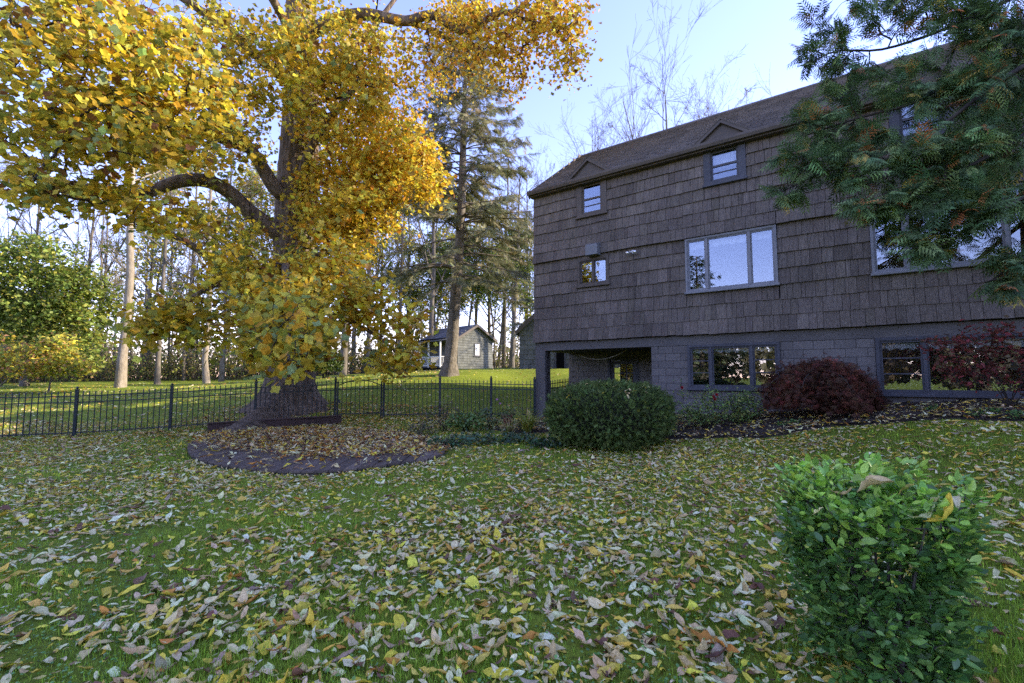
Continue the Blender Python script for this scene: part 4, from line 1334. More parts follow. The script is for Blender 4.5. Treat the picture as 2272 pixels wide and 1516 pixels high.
for pal, (pc, pwt) in PALS.items():
    idx = np.where(tps == pal)[0]
    if pal == 4:
        per, size, spread = 17, .115, .24
    else:
        per, size, spread = 19, .145, .225
    if pal == 0: per = 13
    pos, d, roll, s, b = leaves_on(pts, idx, per, rg, size, spread)
    C = pick(rg, len(pos), pc, pwt, .2)
    # whole sprays lean to one hue
    hue = rg.uniform(.72, 1.22, len(pts))[b]
    C = np.clip(C * hue[:, None], .004, .85)
    near = pos[:, 1] < 13.2
    for sel, (tv, tf) in ((near, (LV, LF)), (~near, (QV, QF))):
        if sel.any():
            V, F = inst(tv, tf, rot_to(d[sel], roll[sel]), s[sel], pos[sel])
            accumulate(V, F, percol(C[sel], len(tv)))
V = np.concatenate(Vs)
cr = tree_obj('crown', tulip, V, [np.concatenate(f) for f in Fs.values()], M['leaf'], col=np.concatenate(Cs))
tag(cr, kind='stuff')
# the hanging bough nearest the viewer: big single leaves, each its own piece
rg = rngf(43)
nb = 250
pp = []
while len(pp) < nb:
    a = rg.uniform(-1, 1, 3)
    if (a ** 2).sum() > 1: continue
    c = (650, 735, 95, 95) if rg.uniform() < .6 else ((630, 800, 65, 62) if rg.uniform() < .7 else (585, 700, 40, 70))
    pp.append(P(c[0] + a[0] * c[2], c[1] + a[1] * c[3], 8.9 + a[2] * 1.1))
pp = np.array(pp)
extra, er, etg = grow([stems[12]], pp[::3], rg, tip=.004, power=.45, sag=.03)
V, F = tubes(extra, er, 4)
tag(tree_obj('hanging_twigs', tulip, V, F, M['bark2'], smooth=True), kind='stuff')
variants = []
pc = pick(rg, 14, [GOLD, LEMON, AMBER, OLIVE, PALEG, ORANGE], [4, 3, 2, 2, 1.6, .7], .15)
for c in pc:
    tv, tf = leaf_tulip(rg.uniform(.05, .3))
    tv = tv.copy(); tv[:, 2] += .25 * (tv[:, 1] - .4) ** 2 * rg.uniform(-1, 1)
    variants.append(mesh('leaf', tv, tf, M['leaf'], col=np.tile(c, (len(tv), 1))))
from mathutils import Matrix, Vector
dd = rg.normal(0, 1, (nb, 3)); dd[:, 2] = dd[:, 2] * .5 - .7; dd[:, 0] -= .2
RR = rot_to(dd, rg.normal(0, .8, nb))
for k in range(nb):
    o = link('leaf', variants[int(rg.integers(14))], tulip)
    s = rg.uniform(.13, .23)
    mt = Matrix([list(RR[k][i] * s) + [pp[k][i] - T0[i]] for i in range(3)] + [[0, 0, 0, 1]])
    o.matrix_local = mt

# ============================================================ the tall spruce
def make_spruce(name, base, top_off, H, r0, low, Lmax, seed, dens, mat_n=None, pal=None, bare_low=.0):
    rg = rngf(seed)
    t = empty(name, base)
    zz = np.linspace(0, H, 26)
    u = zz / H
    cx = top_off[0] * u + .12 * np.sin(u * 5); cy = top_off[1] * u
    K = 18; th = np.arange(K) * 2 * pi / K
    rr = r0 * (1 - u) ** .85 + .02 + r0 * .55 * np.exp(-zz / .35)
    lump = 1 + .06 * np.sin(5 * th + zz[:, None]) + .03 * rg.standard_normal((26, K)) + (.25 * np.exp(-zz / .3))[:, None] * np.cos(4 * th)
    V = np.stack([cx[:, None] + rr[:, None] * lump * np.cos(th), cy[:, None] + rr[:, None] * lump * np.sin(th), np.repeat(zz[:, None] - .15, K, 1)], -1).reshape(-1, 3)
    obj('trunk', V, gridf(26, K, True), M['bark_spruce'], t, smooth=True)
    br, brr = [], []
    sp_pos, sp_dir, sp_len = [], [], []
    z = low
    while z < H * .985:
        f = (z - low) / (H - low)
        L = Lmax * (1 - f) ** .75 * (.55 + .45 * min(1, f * 6 + .5)) + .25
        for a in rg.uniform(0, 2 * pi, int(rg.integers(4, 7))):
            l = L * rg.uniform(.7, 1.12)
            c = np.array([np.interp(z, zz, cx), np.interp(z, zz, cy), z])
            d = np.array([cos(a), sin(a), 0])
            s = np.linspace(0, 1, 7)
            up = rg.uniform(.0, .25) + .5 * f
            pt = c + d * (l * s)[:, None]
            pt[:, 2] += l * (up * s - (.32 + .25 * (1 - f)) * s ** 2 + .12 * s ** 4 * 2)
            pt += rg.normal(0, .02 * l, (7, 3)) * s[:, None]
            br.append(pt); brr.append((.05 * (1 - f) + .012) * (1 - s * .85))
            # side twigs carrying needles
            nt2 = int(l * dens * (1 if f > bare_low else .55))
            for q in rg.uniform(.22 if f > .15 else .4, 1.0, nt2):
                i = min(int(q * 6), 5); ff = q * 6 - i
                p = pt[i] * (1 - ff) + pt[i + 1] * ff
                side = rg.choice([-1, 1])
                dv = d * rg.uniform(.3, 1.0) + side * np.array([-d[1], d[0], 0]) * rg.uniform(.3, 1.0) + np.array([0, 0, rg.uniform(-.95, .05)])
                sp_pos.append(p); sp_dir.append(dv); sp_len.append(rg.uniform(.35, .8) * (.6 + .4 * (1 - f)))
        z += rg.uniform(.22, .42) * (1.15 - .5 * f)
    V, F = tubes(np.array(br), np.array(brr), 4)
    obj('branches', V, F, M['bark_spruce'], t, smooth=True)
    # needle sprig
    SV, SF = [], []
    n = 0
    for i in range(11):
        y = .06 + i * .085
        for s in (-1, 1):
            l = .34 * (1 - y * .75)
            SV += [[0, y, 0], [s * l, y + l * .75, rg.uniform(-.12, .05)], [0, y + .075, 0]]
            SF.append([n, n + 1, n + 2]); n += 3
    SV.append([0, 1.12, 0]); SV.append([-.02, .9, 0]); SV.append([.02, .9, 0]); SF.append([n, n + 1, n + 2])
    SV, SF = np.array(SV), np.array(SF)
    sp_pos, sp_dir = np.array(sp_pos), np.array(sp_dir)
    N = len(sp_pos)
    V, F = inst(SV, SF, rot_to(sp_dir, rg.normal(0, .6, N)), np.array(sp_len), sp_pos)
    C = pick(rg, N, pal or [(.22, .23, .13), (.30, .29, .16), (.36, .32, .17), (.15, .17, .09)], [4, 3, 1.2, 2], .2)
    tag(obj('crown', V, F, M['needle'], t, col=percol(C, len(SV))), kind='stuff')
    return t
b = P(995, 832, 22); b[2] = gz1(b[0], b[1])
tp_ = P(1046, -15, 22)
spr = make_spruce('spruce_tree', b, (tp_[0] - b[0], .3), tp_[2] - b[2], .28, 4.4, 4.7, 51, 12, bare_low=.10)
tag(spr, 'tall spruce with a pale flaky trunk in front of the shed', 'tree')
b = P(1290, 800, 31); b[2] = gz1(b[0], b[1])
spr2 = make_spruce('spruce_tree', b, (.2, 0), 13.5, .3, 2.0, 4.6, 52, 11)
tag(spr2, 'lower conifer standing behind the house corner', 'tree')

# ============================================================ bare and autumn trees
def bare_tree(name, H, r0, seed, mat, spread=.5, fork=.35, n1=11, n2=6, n3=6, n4=3, lean=.03, mr=.008):
    """returns (trunk mesh, twig mesh, tip points)"""
    rg = rngf(seed)
    s = np.linspace(0, 1, 12)
    tr = np.stack([np.cumsum(rg.normal(0, lean * H / 12, 12)), np.cumsum(rg.normal(0, lean * H / 12, 12)), s * H - .2], -1)
    V, F = tubes(tr[None], (r0 * (1 - s) ** .8 + .015 + r0 * .35 * np.exp(-s * 40))[None], 10)
    tm = mesh('trunk', V, F, mat, smooth=True)
    allp, allr = [], []
    lv = []
    for k in range(n1):
        u = fork + (1 - fork) * (k + rg.uniform(0, 1)) / n1
        i = min(int(u * 11), 10); f = u * 11 - i
        lv.append((tr[i] * (1 - f) + tr[i + 1] * f, rg.uniform(0, 2 * pi), H * spread * (1.05 - u) * rg.uniform(.7, 1.2) + H * .05, r0 * (1 - u) * .55 + .02, None))
    cur = []
    for (p, a, l, r, _) in lv:
        d = np.array([cos(a) * .75, sin(a) * .75, rg.uniform(.5, 1.1)]); d /= np.linalg.norm(d)
        cur.append((p, d, l, r))
    tips = []
    for level, nn in enumerate((n2, n3, n4, 0)):
        nxt = []
        for (p, d, l, r) in cur:
            m = 4
            w = np.cumsum(rg.normal(0, .16, (m, 3)), axis=0) * l / m
            sg = np.linspace(0, 1, m)
            pt = p + d * (l * sg)[:, None] + w * sg[:, None]
            pt[:, 2] += .10 * l * sg ** 2
            allp.append(pt); allr.append(np.maximum(r * (1 - .7 * sg), mr))
            if level >= 2 or nn == 0: tips.append(pt[-1]); tips.append(pt[-3])
            for _ in range(nn):
                u = rg.uniform(.25, 1); i = min(int(u * 3), 2); f = u * 3 - i
                q = pt[i] * (1 - f) + pt[i + 1] * f
                e = d + rg.normal(0, .55, 3); e[2] += .12; e /= np.linalg.norm(e)
                nxt.append((q, e, l * rg.uniform(.3, .55), max(r * (1 - .7 * u) * .6, mr)))
        cur = nxt
        if not cur: break
    P_, R_ = np.array(allp), np.array(allr)
    V, F = tubes(P_, R_, 3)
    wm = mesh('crown', V, F, mat, smooth=True)
    return tm, wm, np.array(tips)

def place(name, tmeshes, loc, rz, sc, label, group=None, cat='tree'):
    t = empty(name, loc, rz); t.scale = (sc[0], sc[0], sc[1]) if isinstance(sc, tuple) else (sc, sc, sc)
    tag(t, label, cat, group)
    for nm, me in tmeshes:
        o = link(nm, me, t)
        if nm == 'crown' or nm == 'foliage': tag(o, kind='stuff')
    return t

tA = bare_tree('a', 20, .19, 61, M['bark_grey'], .30, .20, 15, 6, 5, 3)
tB = bare_tree('b', 20, .17, 62, M['bark_grey'], .24, .26, 14, 5, 4, 3, .03)
tC = bare_tree('c', 20, .17, 63, M['bark_pale'], .40, .38, 9, 5, 4, 3, .04)
tD = bare_tree('d', 20, .15, 64, M['bark_grey'], .3, .3, 12, 5, 5, 2, .05)
tE = bare_tree('e', 20, .20, 65, M['bark_grey'], .62, .22, 11, 7, 6, 4, .02, .006)
def tips_foliage(tips, rng, per, size, spread, pal, wts, name='foliage', mat='leaf'):
    n = len(tips) * per
    pos = np.repeat(tips, per, 0) + rng.normal(0, spread, (n, 3))
    d = rng.normal(0, 1, (n, 3)); d[:, 2] -= .3
    V, F = inst(QV, QF, rot_to(d, rng.normal(0, .8, n)), size * rng.uniform(.6, 1.3, n), pos)
    return mesh(name, V, F, M[mat], col=percol(pick(rng, n, pal, wts, .22), 4))
YG, MG, DG, TAN = (.38, .38, .07), (.20, .27, .05), (.09, .14, .035), (.40, .31, .14)
rg = rngf(66)
fY = tips_foliage(tA[2][rg.choice(len(tA[2]), 700)], rg, 5, .26, .35, [YG, GOLD, MG, TAN], [4, 2, 3, 1])
fT = tips_foliage(tB[2][rg.choice(len(tB[2]), 420)], rg, 4, .24, .4, [TAN, YG, (.45, .33, .12), MG], [4, 2, 3, 1])
fG = tips_foliage(tD[2][rg.choice(len(tD[2]), 700)], rg, 8, .30, .45, [MG, DG, YG], [4, 3, 2])
# the green maple at the left edge
def leafy(name, base, blobs, trunk_pts, r0, rng, per, size, spread, pal, wts, bark, label, group=None, cat='tree', twig=.008):
    t = empty(name, base)
    tag(t, label, cat, group)
    stems_ = [(np.array(p, float), a, b) for p, a, b in trunk_pts]
    V, F = limbs_mesh(stems_, 9)
    obj('trunk', V, F, M[bark], t, smooth=True)
    tg = []
    for (x, y, z, rx, ry, rz_, n) in blobs:
        k = 0
        while k < n:
            a = rng.uniform(-1, 1, 3)
            if (a ** 2).sum() > 1 or (a ** 2).sum() < .12: continue
            tg.append((x + a[0] * rx, y + a[1] * ry, z + a[2] * rz_)); k += 1
    pts, R, tgs = grow(stems_, np.array(tg), rng, tip=twig, power=.5, sag=.05, pmax=r0 * .6)
    V, F = tubes(pts, R, 4)
    obj('branches', V, F, M[bark], t, smooth=True)
    pos, d, roll, s, b = leaves_on(pts, np.arange(len(pts)), per, rng, size, spread, .3)
    C = pick(rng, len(pos), pal, wts, .2) * rng.uniform(.75, 1.25, len(pts))[b][:, None]
    V, F = inst(QV, QF, rot_to(d, roll), s, pos)
    tag(obj('crown', V, F, M['leaf'], t, col=percol(C, 4)), kind='stuff')
    return t
rg = rngf(67)
def gp(px, Y):
    q = P(px, 838, Y); return np.array([q[0], q[1], gz1(q[0], q[1])])
b = gp(55, 27)
leafy('maple_tree', b, [(0, 0, 5.2, 2.6, 2.4, 2.0, 130), (1.8, .3, 3.6, 2.4, 2.0, 1.6, 110), (-2.4, 0, 4.2, 2.6, 2, 2.0, 90), (.2, 0, 7.2, 2.4, 2.2, 1.6, 110), (2.6, .5, 5.4, 1.7, 1.6, 1.5, 70), (3.1, -.4, 1.6, 1.6, 1.4, .8, 40)],
      [([(0, 0, -.1), (.1, 0, 1.2), (-.1, .1, 3), (.1, 0, 5), (.2, 0, 7.4)], .24, .04), ([(-.1, .1, 1.6), (1.0, .2, 3.2), (1.9, .3, 5)], .12, .03), ([(0, .1, 2), (-1.2, .1, 3.6), (-2, 0, 5)], .11, .03)], .2, rg, 34, .21, .34,
      [MG, YG, (.28, .35, .08), DG], [4, 4, 4, 1], 'bark_grey', 'leafy green maple at the left edge of the lawn')
b = gp(-30, 22)
leafy('maple_sapling', b, [(0, 0, 1.9, 1.5, 1, 1.0, 50), (1.8, 0, 1.5, 1.1, 1, .8, 36), (-1, 0, 2.6, 1.2, 1, .8, 30)], [([(0, 0, 0), (.1, 0, 1), (0, .1, 2.5)], .05, .02), ([(.3, 0, 0), (1.2, .1, 1), (1.9, .1, 1.8)], .04, .015)], .04, rg, 24, .16, .25,
      [LEMON, YG, (.5, .25, .12), GOLD, MG], [3, 3, 2, 1.5, 1.5], 'bark_grey', 'low yellow and salmon sapling below the green maple', cat='sapling', twig=.005)
b = gp(110, 23)
leafy('maple_sapling', b, [(0, 0, 1.6, 1.3, 1, .8, 40), (1.3, 0, 1.2, .9, .8, .6, 26), (.4, 0, 2.3, .9, .8, .6, 24)], [([(0, 0, 0), (.1, 0, 1), (.1, .1, 2.3)], .045, .015)], .04, rg, 24, .16, .22,
      [LEMON, YG, MG, (.5, .3, .14)], [3, 4, 2, 1], 'bark_grey', 'small bright yellow-green sapling right of the salmon one', cat='sapling', twig=.005)

# lit trunks standing on the far side of the lawn: pixel column, distance, template, height scale, own foliage
TR = [(268, 26, tC, 1.25, None, 'pale forked trunk lit by the sun beyond the fence'), (347, 29, tB, .8, None, 'thin pale trunk between the forked trunk and the leaning one'), (462, 30, tC, .95, None, 'pale leaning trunk left of the big yellow tree'),
      (490, 32, tD, .9, None, 'crooked dark trunk beside the pale leaning one'), (407, 34, tB, .55, None, 'slender pale sapling trunk behind the fence'), (757, 33, tA, 1.2, None, 'dark straight trunk just right of the big yellow tree'),
      (820, 38, tB, 1.1, None, 'slim grey trunk behind the hanging yellow bough'), (955, 38, tA, 1.15, None, 'dark trunk left of the spruce'), (1115, 46, tB, 1.2, None, 'thin bare tree right of the shed roof'), (1175, 50, tA, 1.1, None, 'bare tree showing beside the house corner')]
rg = rngf(68)
for (px, Y, tm, sc, fo, lab) in TR:
    b = gp(px, Y)
    place('bare_tree', [('trunk', tm[0]), ('crown', tm[1])], b, rg.uniform(0, 6), (sc, sc), lab)
for i, (px, Y, lab) in enumerate([(690, 40, 'a'), (1060, 44, 'b'), (600, 42, 'c'), (900, 46, 'd'), (1135, 42, 'e'), (1010, 50, 'f'), (420, 38, 'g'), (540, 44, 'h'), (780, 42, 'i'), (840, 50, 'j'), (330, 42, 'k'), (660, 52, 'l'), (960, 44, 'm'), (1090, 52, 'n')]):
    b = gp(px, Y)
    g = i in (1, 4, 12)
    place('woodland_tree', [('trunk', (tD if g else tA)[0]), ('crown', (tD if g else tA)[1]), ('foliage', fG if g else fY)], b, rg.uniform(0, 6), (.9, .62) if g else (1.1, .95),
          'green-leaved woodland tree behind the shed' if g else 'yellow-green woodland tree among the far bare trunks', 'leafy trees in the far wood')
# the wood behind: each trunk a tree of its own
rg = rngf(69)
k = 0
for row, (Y0, n) in enumerate(((44, 16), (54, 20), (66, 22))):
    for px in np.linspace(150, 1230, n) + rg.uniform(-22, 22, n):
        b = gp(px, Y0 + rg.uniform(-4, 4))
        tm = (tA, tB, tD, tB)[int(rg.integers(4))]
        lf_ = tm is tB and rg.uniform() < .6
        ww = place('woodland_tree', [('trunk', tm[0]), ('crown', tm[1])] + ([('foliage', fT)] if lf_ else []), b, rg.uniform(0, 6), (rg.uniform(.75, 1.15), rg.uniform(.75, 1.1)), 'slender far wood tree still holding some tan leaves' if lf_ else 'slender bare tree in the far wood beyond the lawn', 'tan-leaved trees in the far wood' if lf_ else 'bare trees in the far wood')
        ww.rotation_euler = (rg.normal(0, .045), rg.normal(0, .045), rg.uniform(0, 6)); ww.scale.x *= rg.uniform(.6, 1.2); ww.scale.y = ww.scale.x
# bare crowns above the roof
for (px, Y, H, lab) in ((1335, 38, 20.0, 'bare tree rising above the left end of the roof'), (1490, 40, 25.5, 'widest bare tree rising above the middle of the roof'), (1640, 46, 27.0, 'bare treetop showing above the roof near the evergreen'), (1268, 44, 19.0, 'faint bare tree between the spruce and the roof')):
    b = gp(px, Y)
    place('bare_tree', [('trunk', tE[0]), ('crown', tE[1])], b, rg.uniform(0, 6), H / 20, lab)
for (px, Y, sc) in ((60, 40, 1.0), (180, 44, 1.05), (-60, 38, 1.0)):
    b = gp(px, Y)
    place('bare_tree', [('trunk', tE[0]), ('crown', tE[1])], b, rg.uniform(0, 6), sc, 'tall bare tree behind the green maple', 'bare trees behind the maple')

# undergrowth along the far edge of the lawn
rg = rngf(70)
n = 5200
u = rg.uniform(0, 1, n)
px_ = -250 + u * 1550
Yd = np.interp(px_, [-250, 100, 500, 800, 1000, 1300], [30, 31, 33, 36, 42, 46]) + rg.gamma(2, 3, n)
X_ = (px_ - CX) / FPX * Yd
Zg = gz(X_, Yd)
hh = rg.gamma(3, .62, n) + .2
ang = rg.uniform(0, 2 * pi, n)
s = np.linspace(0, 1, 4)
pt = np.stack([X_[:, None] + np.cos(ang)[:, None] * hh[:, None] * .5 * s ** 1.6, Yd[:, None] + np.sin(ang)[:, None] * hh[:, None] * .5 * s ** 1.6, Zg[:, None] + hh[:, None] * s], -1)
V1, F1 = tubes(pt, np.full((n, 4), .012) * np.array([1, .9, .7, .4]), 3)
C1 = np.repeat(pick(rg, n, [(.14, .11, .07), (.22, .18, .12), (.08, .06, .04)], [3, 2, 2]), 12, 0)
per = 6
i = np.repeat(np.arange(n), per)
f = rg.uniform(.25, 1, n * per)
pos = np.stack([np.interp(f, s, s) * 0 + X_[i] + np.cos(ang[i]) * hh[i] * .5 * f ** 1.6, Yd[i] + np.sin(ang[i]) * hh[i] * .5 * f ** 1.6, Zg[i] + hh[i] * f], -1) + rg.normal(0, .13, (n * per, 3))
V2, F2 = inst(QV, QF, rot_to(rg.normal(0, 1, (n * per, 3)), rg.normal(0, 1, n * per)), rg.uniform(.09, .2, n * per), pos)
C2 = percol(pick(rg, n * per, [MG, YG, TAN, DG, (.38, .30, .07), (.22, .16, .08)], [3, 3, 2.5, 2, 2, 2], .25), 4)
ug = obj('undergrowth', np.concatenate([V1, V2]), [F1] + [f_ + len(V1) for f_ in F2], M['leaf'], col=np.concatenate([C1, C2]))
tag(ug, 'tangled brush and saplings along the far edge of the lawn', 'undergrowth', kind='stuff')
# far wooded skyline all round, seen through the trunks and in the window glass
rg = rngf(71)
n = 260
az = np.concatenate([rg.uniform(-1.05, .5, 110), rg.uniform(pi * .62, pi * 1.75, 150)])
rr_ = np.concatenate([rg.uniform(95, 150, 110), rg.uniform(60, 120, 150)])
hx = np.where(np.arange(n) < 110, rg.uniform(8, 15, n), rg.uniform(7, 13, n))
m_per = 190
i = np.repeat(np.arange(n), m_per)
a = rg.normal(0, 1, (n * m_per, 3)); a /= np.linalg.norm(a, axis=1, keepdims=True); a *= rg.uniform(.3, 1, (n * m_per, 1)) ** .4
pos = np.stack([np.sin(az[i]) * rr_[i] + a[:, 0] * hx[i] * .45, np.cos(az[i]) * rr_[i] + a[:, 1] * hx[i] * .45, hx[i] * .5 + a[:, 2] * hx[i] * .55 + .5], -1)
V, F = inst(QV, QF, rot_to(rg.normal(0, 1, (n * m_per, 3)), rg.normal(0, 1, n * m_per)), np.where(i < 110, rg.uniform(.45, 1.1, n * m_per), rg.uniform(1.0, 2.4, n * m_per)), pos)
fw = obj('far_wood', V, F, M['leaf'], col=percol(pick(rg, n, [(.27, .23, .13), (.19, .20, .09), (.32, .25, .13), (.2, .17, .12)], [3, 2, 2, 2])[i], 4))
tag(fw, 'hazy far wood closing the view behind the trunks', 'wood', kind='stuff')
# an evergreen across the garden, mirrored in the windows
b = np.array([-13.3, -3.4, gz1(-13.3, -3.4)])
spr3 = make_spruce('spruce_tree', b, (0, 0), 11, .2, .8, 3.2, 53, 10, pal=[(.04, .06, .03), (.06, .085, .04)] * 2)
tag(spr3, 'dark evergreen across the garden, mirrored in the window panes', 'tree')

# conifers added out of frame at the far right to keep the garden in shade
for (x, y, k) in ((24, 6, 1.0), (27, 11, 1.15), (29, 3, 1.15), (32, 8, 1.25), (23, 0, 1.0), (28, -4, 1.1), (25, 14.5, 1.3), (33, 13, 1.5), (31, 0, 1.3), (36, 10, 1.6)):
    t = empty('spruce_tree', (x, y, gz1(x, y)), x); t.scale = (1.35 * k, 1.35 * k, 1.55 * k)
    tag(t, 'unseen conifer added right of the house to shade the garden', 'tree', 'added shade conifers right of the house')
    for ch_ in spr3.children:
        o = ch_.copy(); coll.objects.link(o); o.parent = t

# ============================================================ overhanging evergreen at the right
rg = rngf(81)
eb = np.array([8.9, 6.6, gz1(8.9, 6.6)])
ever = empty('hemlock_tree', eb)
tag(ever, 'dark evergreen with brown sprays hanging over the right side of the house', 'tree')
s = np.linspace(0, 1, 20)
V, F = tubes(np.stack([eb[0] + .1 * np.sin(s * 4), np.full(20, eb[1]), eb[2] - .2 + 12 * s], -1)[None], (.26 * (1 - s) + .03 + .12 * np.exp(-s * 25))[None], 14)
tree_obj('trunk', ever, V, F, M['bark'], smooth=True)
EL = [LP((2490, -250, 6.6), (2350, -60, 6.7), (2200, 20, 6.8), (2060, 80, 6.9), (1940, 118, 7), (1850, 105, 7), (1785, 150, 7.1)),
      LP((2490, -120, 6.6), (2380, -30, 6.7), (2250, 70, 6.6), (2150, 150, 6.6), (2040, 230, 6.8), (1900, 262, 6.9), (1790, 300, 7)),
      LP((2490, 20, 6.6), (2350, 100, 6.3), (2200, 190, 6.1), (2080, 290, 6.2), (1940, 350, 6.4), (1800, 390, 6.6), (1725, 432, 6.7)),
      LP((2490, 150, 6.6), (2380, 210, 6.2), (2260, 310, 5.9), (2150, 370, 5.8), (2030, 430, 6), (1960, 460, 6.1), (1895, 455, 6.2)),
      LP((2490, 300, 6.6), (2400, 360, 6), (2300, 420, 5.7), (2200, 480, 5.6), (2130, 520, 5.7), (2060, 560, 5.8)),
      LP((2490, 420, 6.6), (2400, 480, 6), (2320, 550, 5.6), (2250, 590, 5.5), (2195, 625, 5.5)),
      LP((2490, -420, 6.6), (2300, -210, 6.9), (2100, -120, 7.1), (1960, -60, 7.2), (1880, 0, 7.2)),
      LP((2490, 60, 6.6), (2600, 150, 6), (2700, 300, 5.6)), LP((2490, -100, 6.6), (2620, -60, 6.8), (2780, 60, 7))]
est = [(p, .055, .010) for p in EL]
V, F = limbs_mesh(est, 7)
tree_obj('limbs', ever, V, F, M['bark2'], smooth=True)
EBL = [(1990, 40, 120, 50, 7.1, .5, 26), (2110, 30, 110, 60, 6.9, .5, 44), (2220, 60, 90, 80, 6.8, .6, 60), (1850, 125, 70, 50, 7.1, .4, 22), (1930, 190, 110, 60, 7, .5, 30), (2070, 180, 110, 80, 6.7, .6, 34), (2200, 190, 90, 90, 6.4, .6, 60), (1810, 250, 60, 50, 7, .4, 16), (1890, 290, 110, 50, 6.9, .5, 26),
       (1800, 360, 80, 45, 6.6, .4, 24), (1750, 428, 40, 16, 6.7, .3, 9), (1920, 360, 110, 55, 6.4, .5, 40), (2060, 330, 110, 70, 6.1, .5, 50), (2190, 320, 90, 90, 6, .5, 60), (1950, 450, 75, 26, 6.1, .4, 20), (2080, 430, 100, 45, 5.9, .5, 40), (2200, 430, 80, 50, 5.8, .5, 34), (2060, 530, 70, 40, 5.8, .35, 24), (2170, 480, 60, 30, 5.6, .3, 14),
       (2245, 590, 45, 40, 5.5, .3, 16), (2215, 632, 35, 20, 5.5, .3, 8), (2380, 200, 110, 330, 6.3, .9, 90), (2600, 150, 160, 350, 6.3, 1.2, 60), (2350, -200, 200, 120, 6.9, 1, 40), (2100, -80, 140, 70, 7.1, .6, 26), (1830, 60, 60, 40, 7.1, .3, 9)]
tg = []
for (x, y, rx, ry, Y, dY, n) in EBL:
    k = 0
    while k < n:
        a = rg.uniform(-1, 1, 3)
        if (a ** 2).sum() > 1: continue
        tg.append(P(x + a[0] * rx, y + a[1] * ry, Y + a[2] * dY)); k += 1
pts, R, tgs = grow(est, np.array(tg), rg, tip=.004, power=.42, sag=.12, wob=.1, pmax=.03)
V, F = tubes(pts, R, 4)
tag(tree_obj('twigs', ever, V, F, M['bark2'], smooth=True), kind='stuff')
SV, SF, n = [], [], 0
def tri(a, b, c):
    global n
    SV.extend([a, b, c]); SF.append([n, n + 1, n + 2]); n += 3
for i in range(5):                      # flat, layered, drooping spray of narrow fronds
    y = .05 + i * .17
    for sd_ in (-1, 1):
        l = .58 * (1 - y * .68)
        dx_, dy_ = sd_ * .60 * l, .80 * l
        zb = -.28 * l
        def at_(f, o): return [dx_ * f - sd_ * o * .8, y + dy_ * f + o * .6, zb * f * f]
        tri(at_(0, 0), at_(.5, .030), at_(.5, -.030)); tri(at_(.5, .030), at_(1, 0), at_(.5, -.030))
        for f_, sg_ in ((.25, 1), (.45, -1), (.65, 1), (.8, -1)):
            b_1, b_2 = at_(f_, 0), at_(f_ + .13, 0)
            e_ = at_(f_ + .22, sg_ * .12 * (1.1 - f_)); e_[2] -= .03
            tri(b_1, e_, b_2)
tri([-.008, 0, 0], [.008, 0, 0], [0, 1.05, -.05])
SV, SF = np.array(SV, float), np.array(SF)
per = 7
B = len(pts); NN = B * per
b_ = np.repeat(np.arange(B), per)
u = rg.uniform(1.0, 4, NN); i0 = np.minimum(u.astype(int), 3); f = (u - i0)[:, None]
pos = pts[b_, i0] * (1 - f) + pts[b_, i0 + 1] * f
out = pts[b_, 4] - pts[b_, 0]; out /= np.linalg.norm(out, axis=1, keepdims=True) + 1e-6
d = out * .8 + np.array([-.35, -.1, -.45]) + rg.normal(0, .4, (NN, 3))
C = pick(rg, NN, [(.085, .15, .055), (.14, .22, .075), (.24, .33, .11), (.48, .19, .055), (.44, .32, .06)], [4.5, 4, 2.4, .6, .4], .22)
C *= rg.uniform(.7, 1.3, B)[b_][:, None]
V, F = inst(SV, SF, rot_to(d, rg.normal(0, .5, NN)), rg.uniform(.15, .36, NN), pos)
tag(tree_obj('crown', ever, V, F, M['needle'], col=percol(C, len(SV))), kind='stuff')

# ============================================================ clipped yew dome
rg = rngf(82)
yc = P(1350, 838, 9.6); yc[2] = gz1(yc[0], yc[1])
yew = empty('yew_bush', yc)
tag(yew, 'dark green yew clipped to a broad dome beside the porch', 'bush')
def dome(th, ph, rx, ry, rz, p=2.6):
    """th azimuth, ph elevation; flattened boxy dome"""
    c, s_ = np.cos(ph), np.sin(ph)
    k = (np.abs(c) ** p + np.abs(s_) ** p) ** (-1 / p)
    return np.stack([rx * k * c * np.cos(th), ry * k * c * np.sin(th), rz * k * s_], -1)
YR = (1.25, 1.1, .63)
th, ph = np.meshgrid(np.linspace(0, 2 * pi, 40, endpoint=False), np.linspace(-1.2, pi / 2, 18))
V = dome(th, ph, YR[0] * .9, YR[1] * .9, YR[2] * .88).reshape(-1, 3) + np.array([0, 0, .60])
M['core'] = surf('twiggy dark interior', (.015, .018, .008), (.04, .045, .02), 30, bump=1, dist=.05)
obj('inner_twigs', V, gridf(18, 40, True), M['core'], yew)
N = 11000
th = rg.uniform(0, 2 * pi, N); ph = np.arcsin(rg.uniform(-.86, 1, N))
lump = 1 + .025 * np.sin(th * 3 + 2 * ph + 1) + .02 * np.sin(th * 7 - 4 * ph) + .03 * np.sin(th * 15 + ph * 9) + .035 * rg.standard_normal(N) + .06 * (rg.uniform(0, 1, N) < .008)
pos = dome(th, ph, *YR) * lump[:, None] * rg.uniform(.86, 1.0, (N, 1))
nrm = pos / np.array(YR) ** 2; nrm /= np.linalg.norm(nrm, axis=1, keepdims=True)
TV, TF, n = [], [], 0
for k in range(6):
    y = k * .155
    for s_ in (-1, 1):
        TV += [[0, y, 0], [s_ * .38, y + .3, .1], [0, y + .13, 0]]; TF.append([n, n + 1, n + 2]); n += 3
TV, TF = np.array(TV), np.array(TF)
V, F = inst(TV, TF, rot_to(nrm + rg.normal(0, .55, (N, 3)) + np.array([0, 0, .25]), rg.uniform(0, 6.28, N)), rg.uniform(.055, .095, N), pos + np.array([0, 0, .60]))
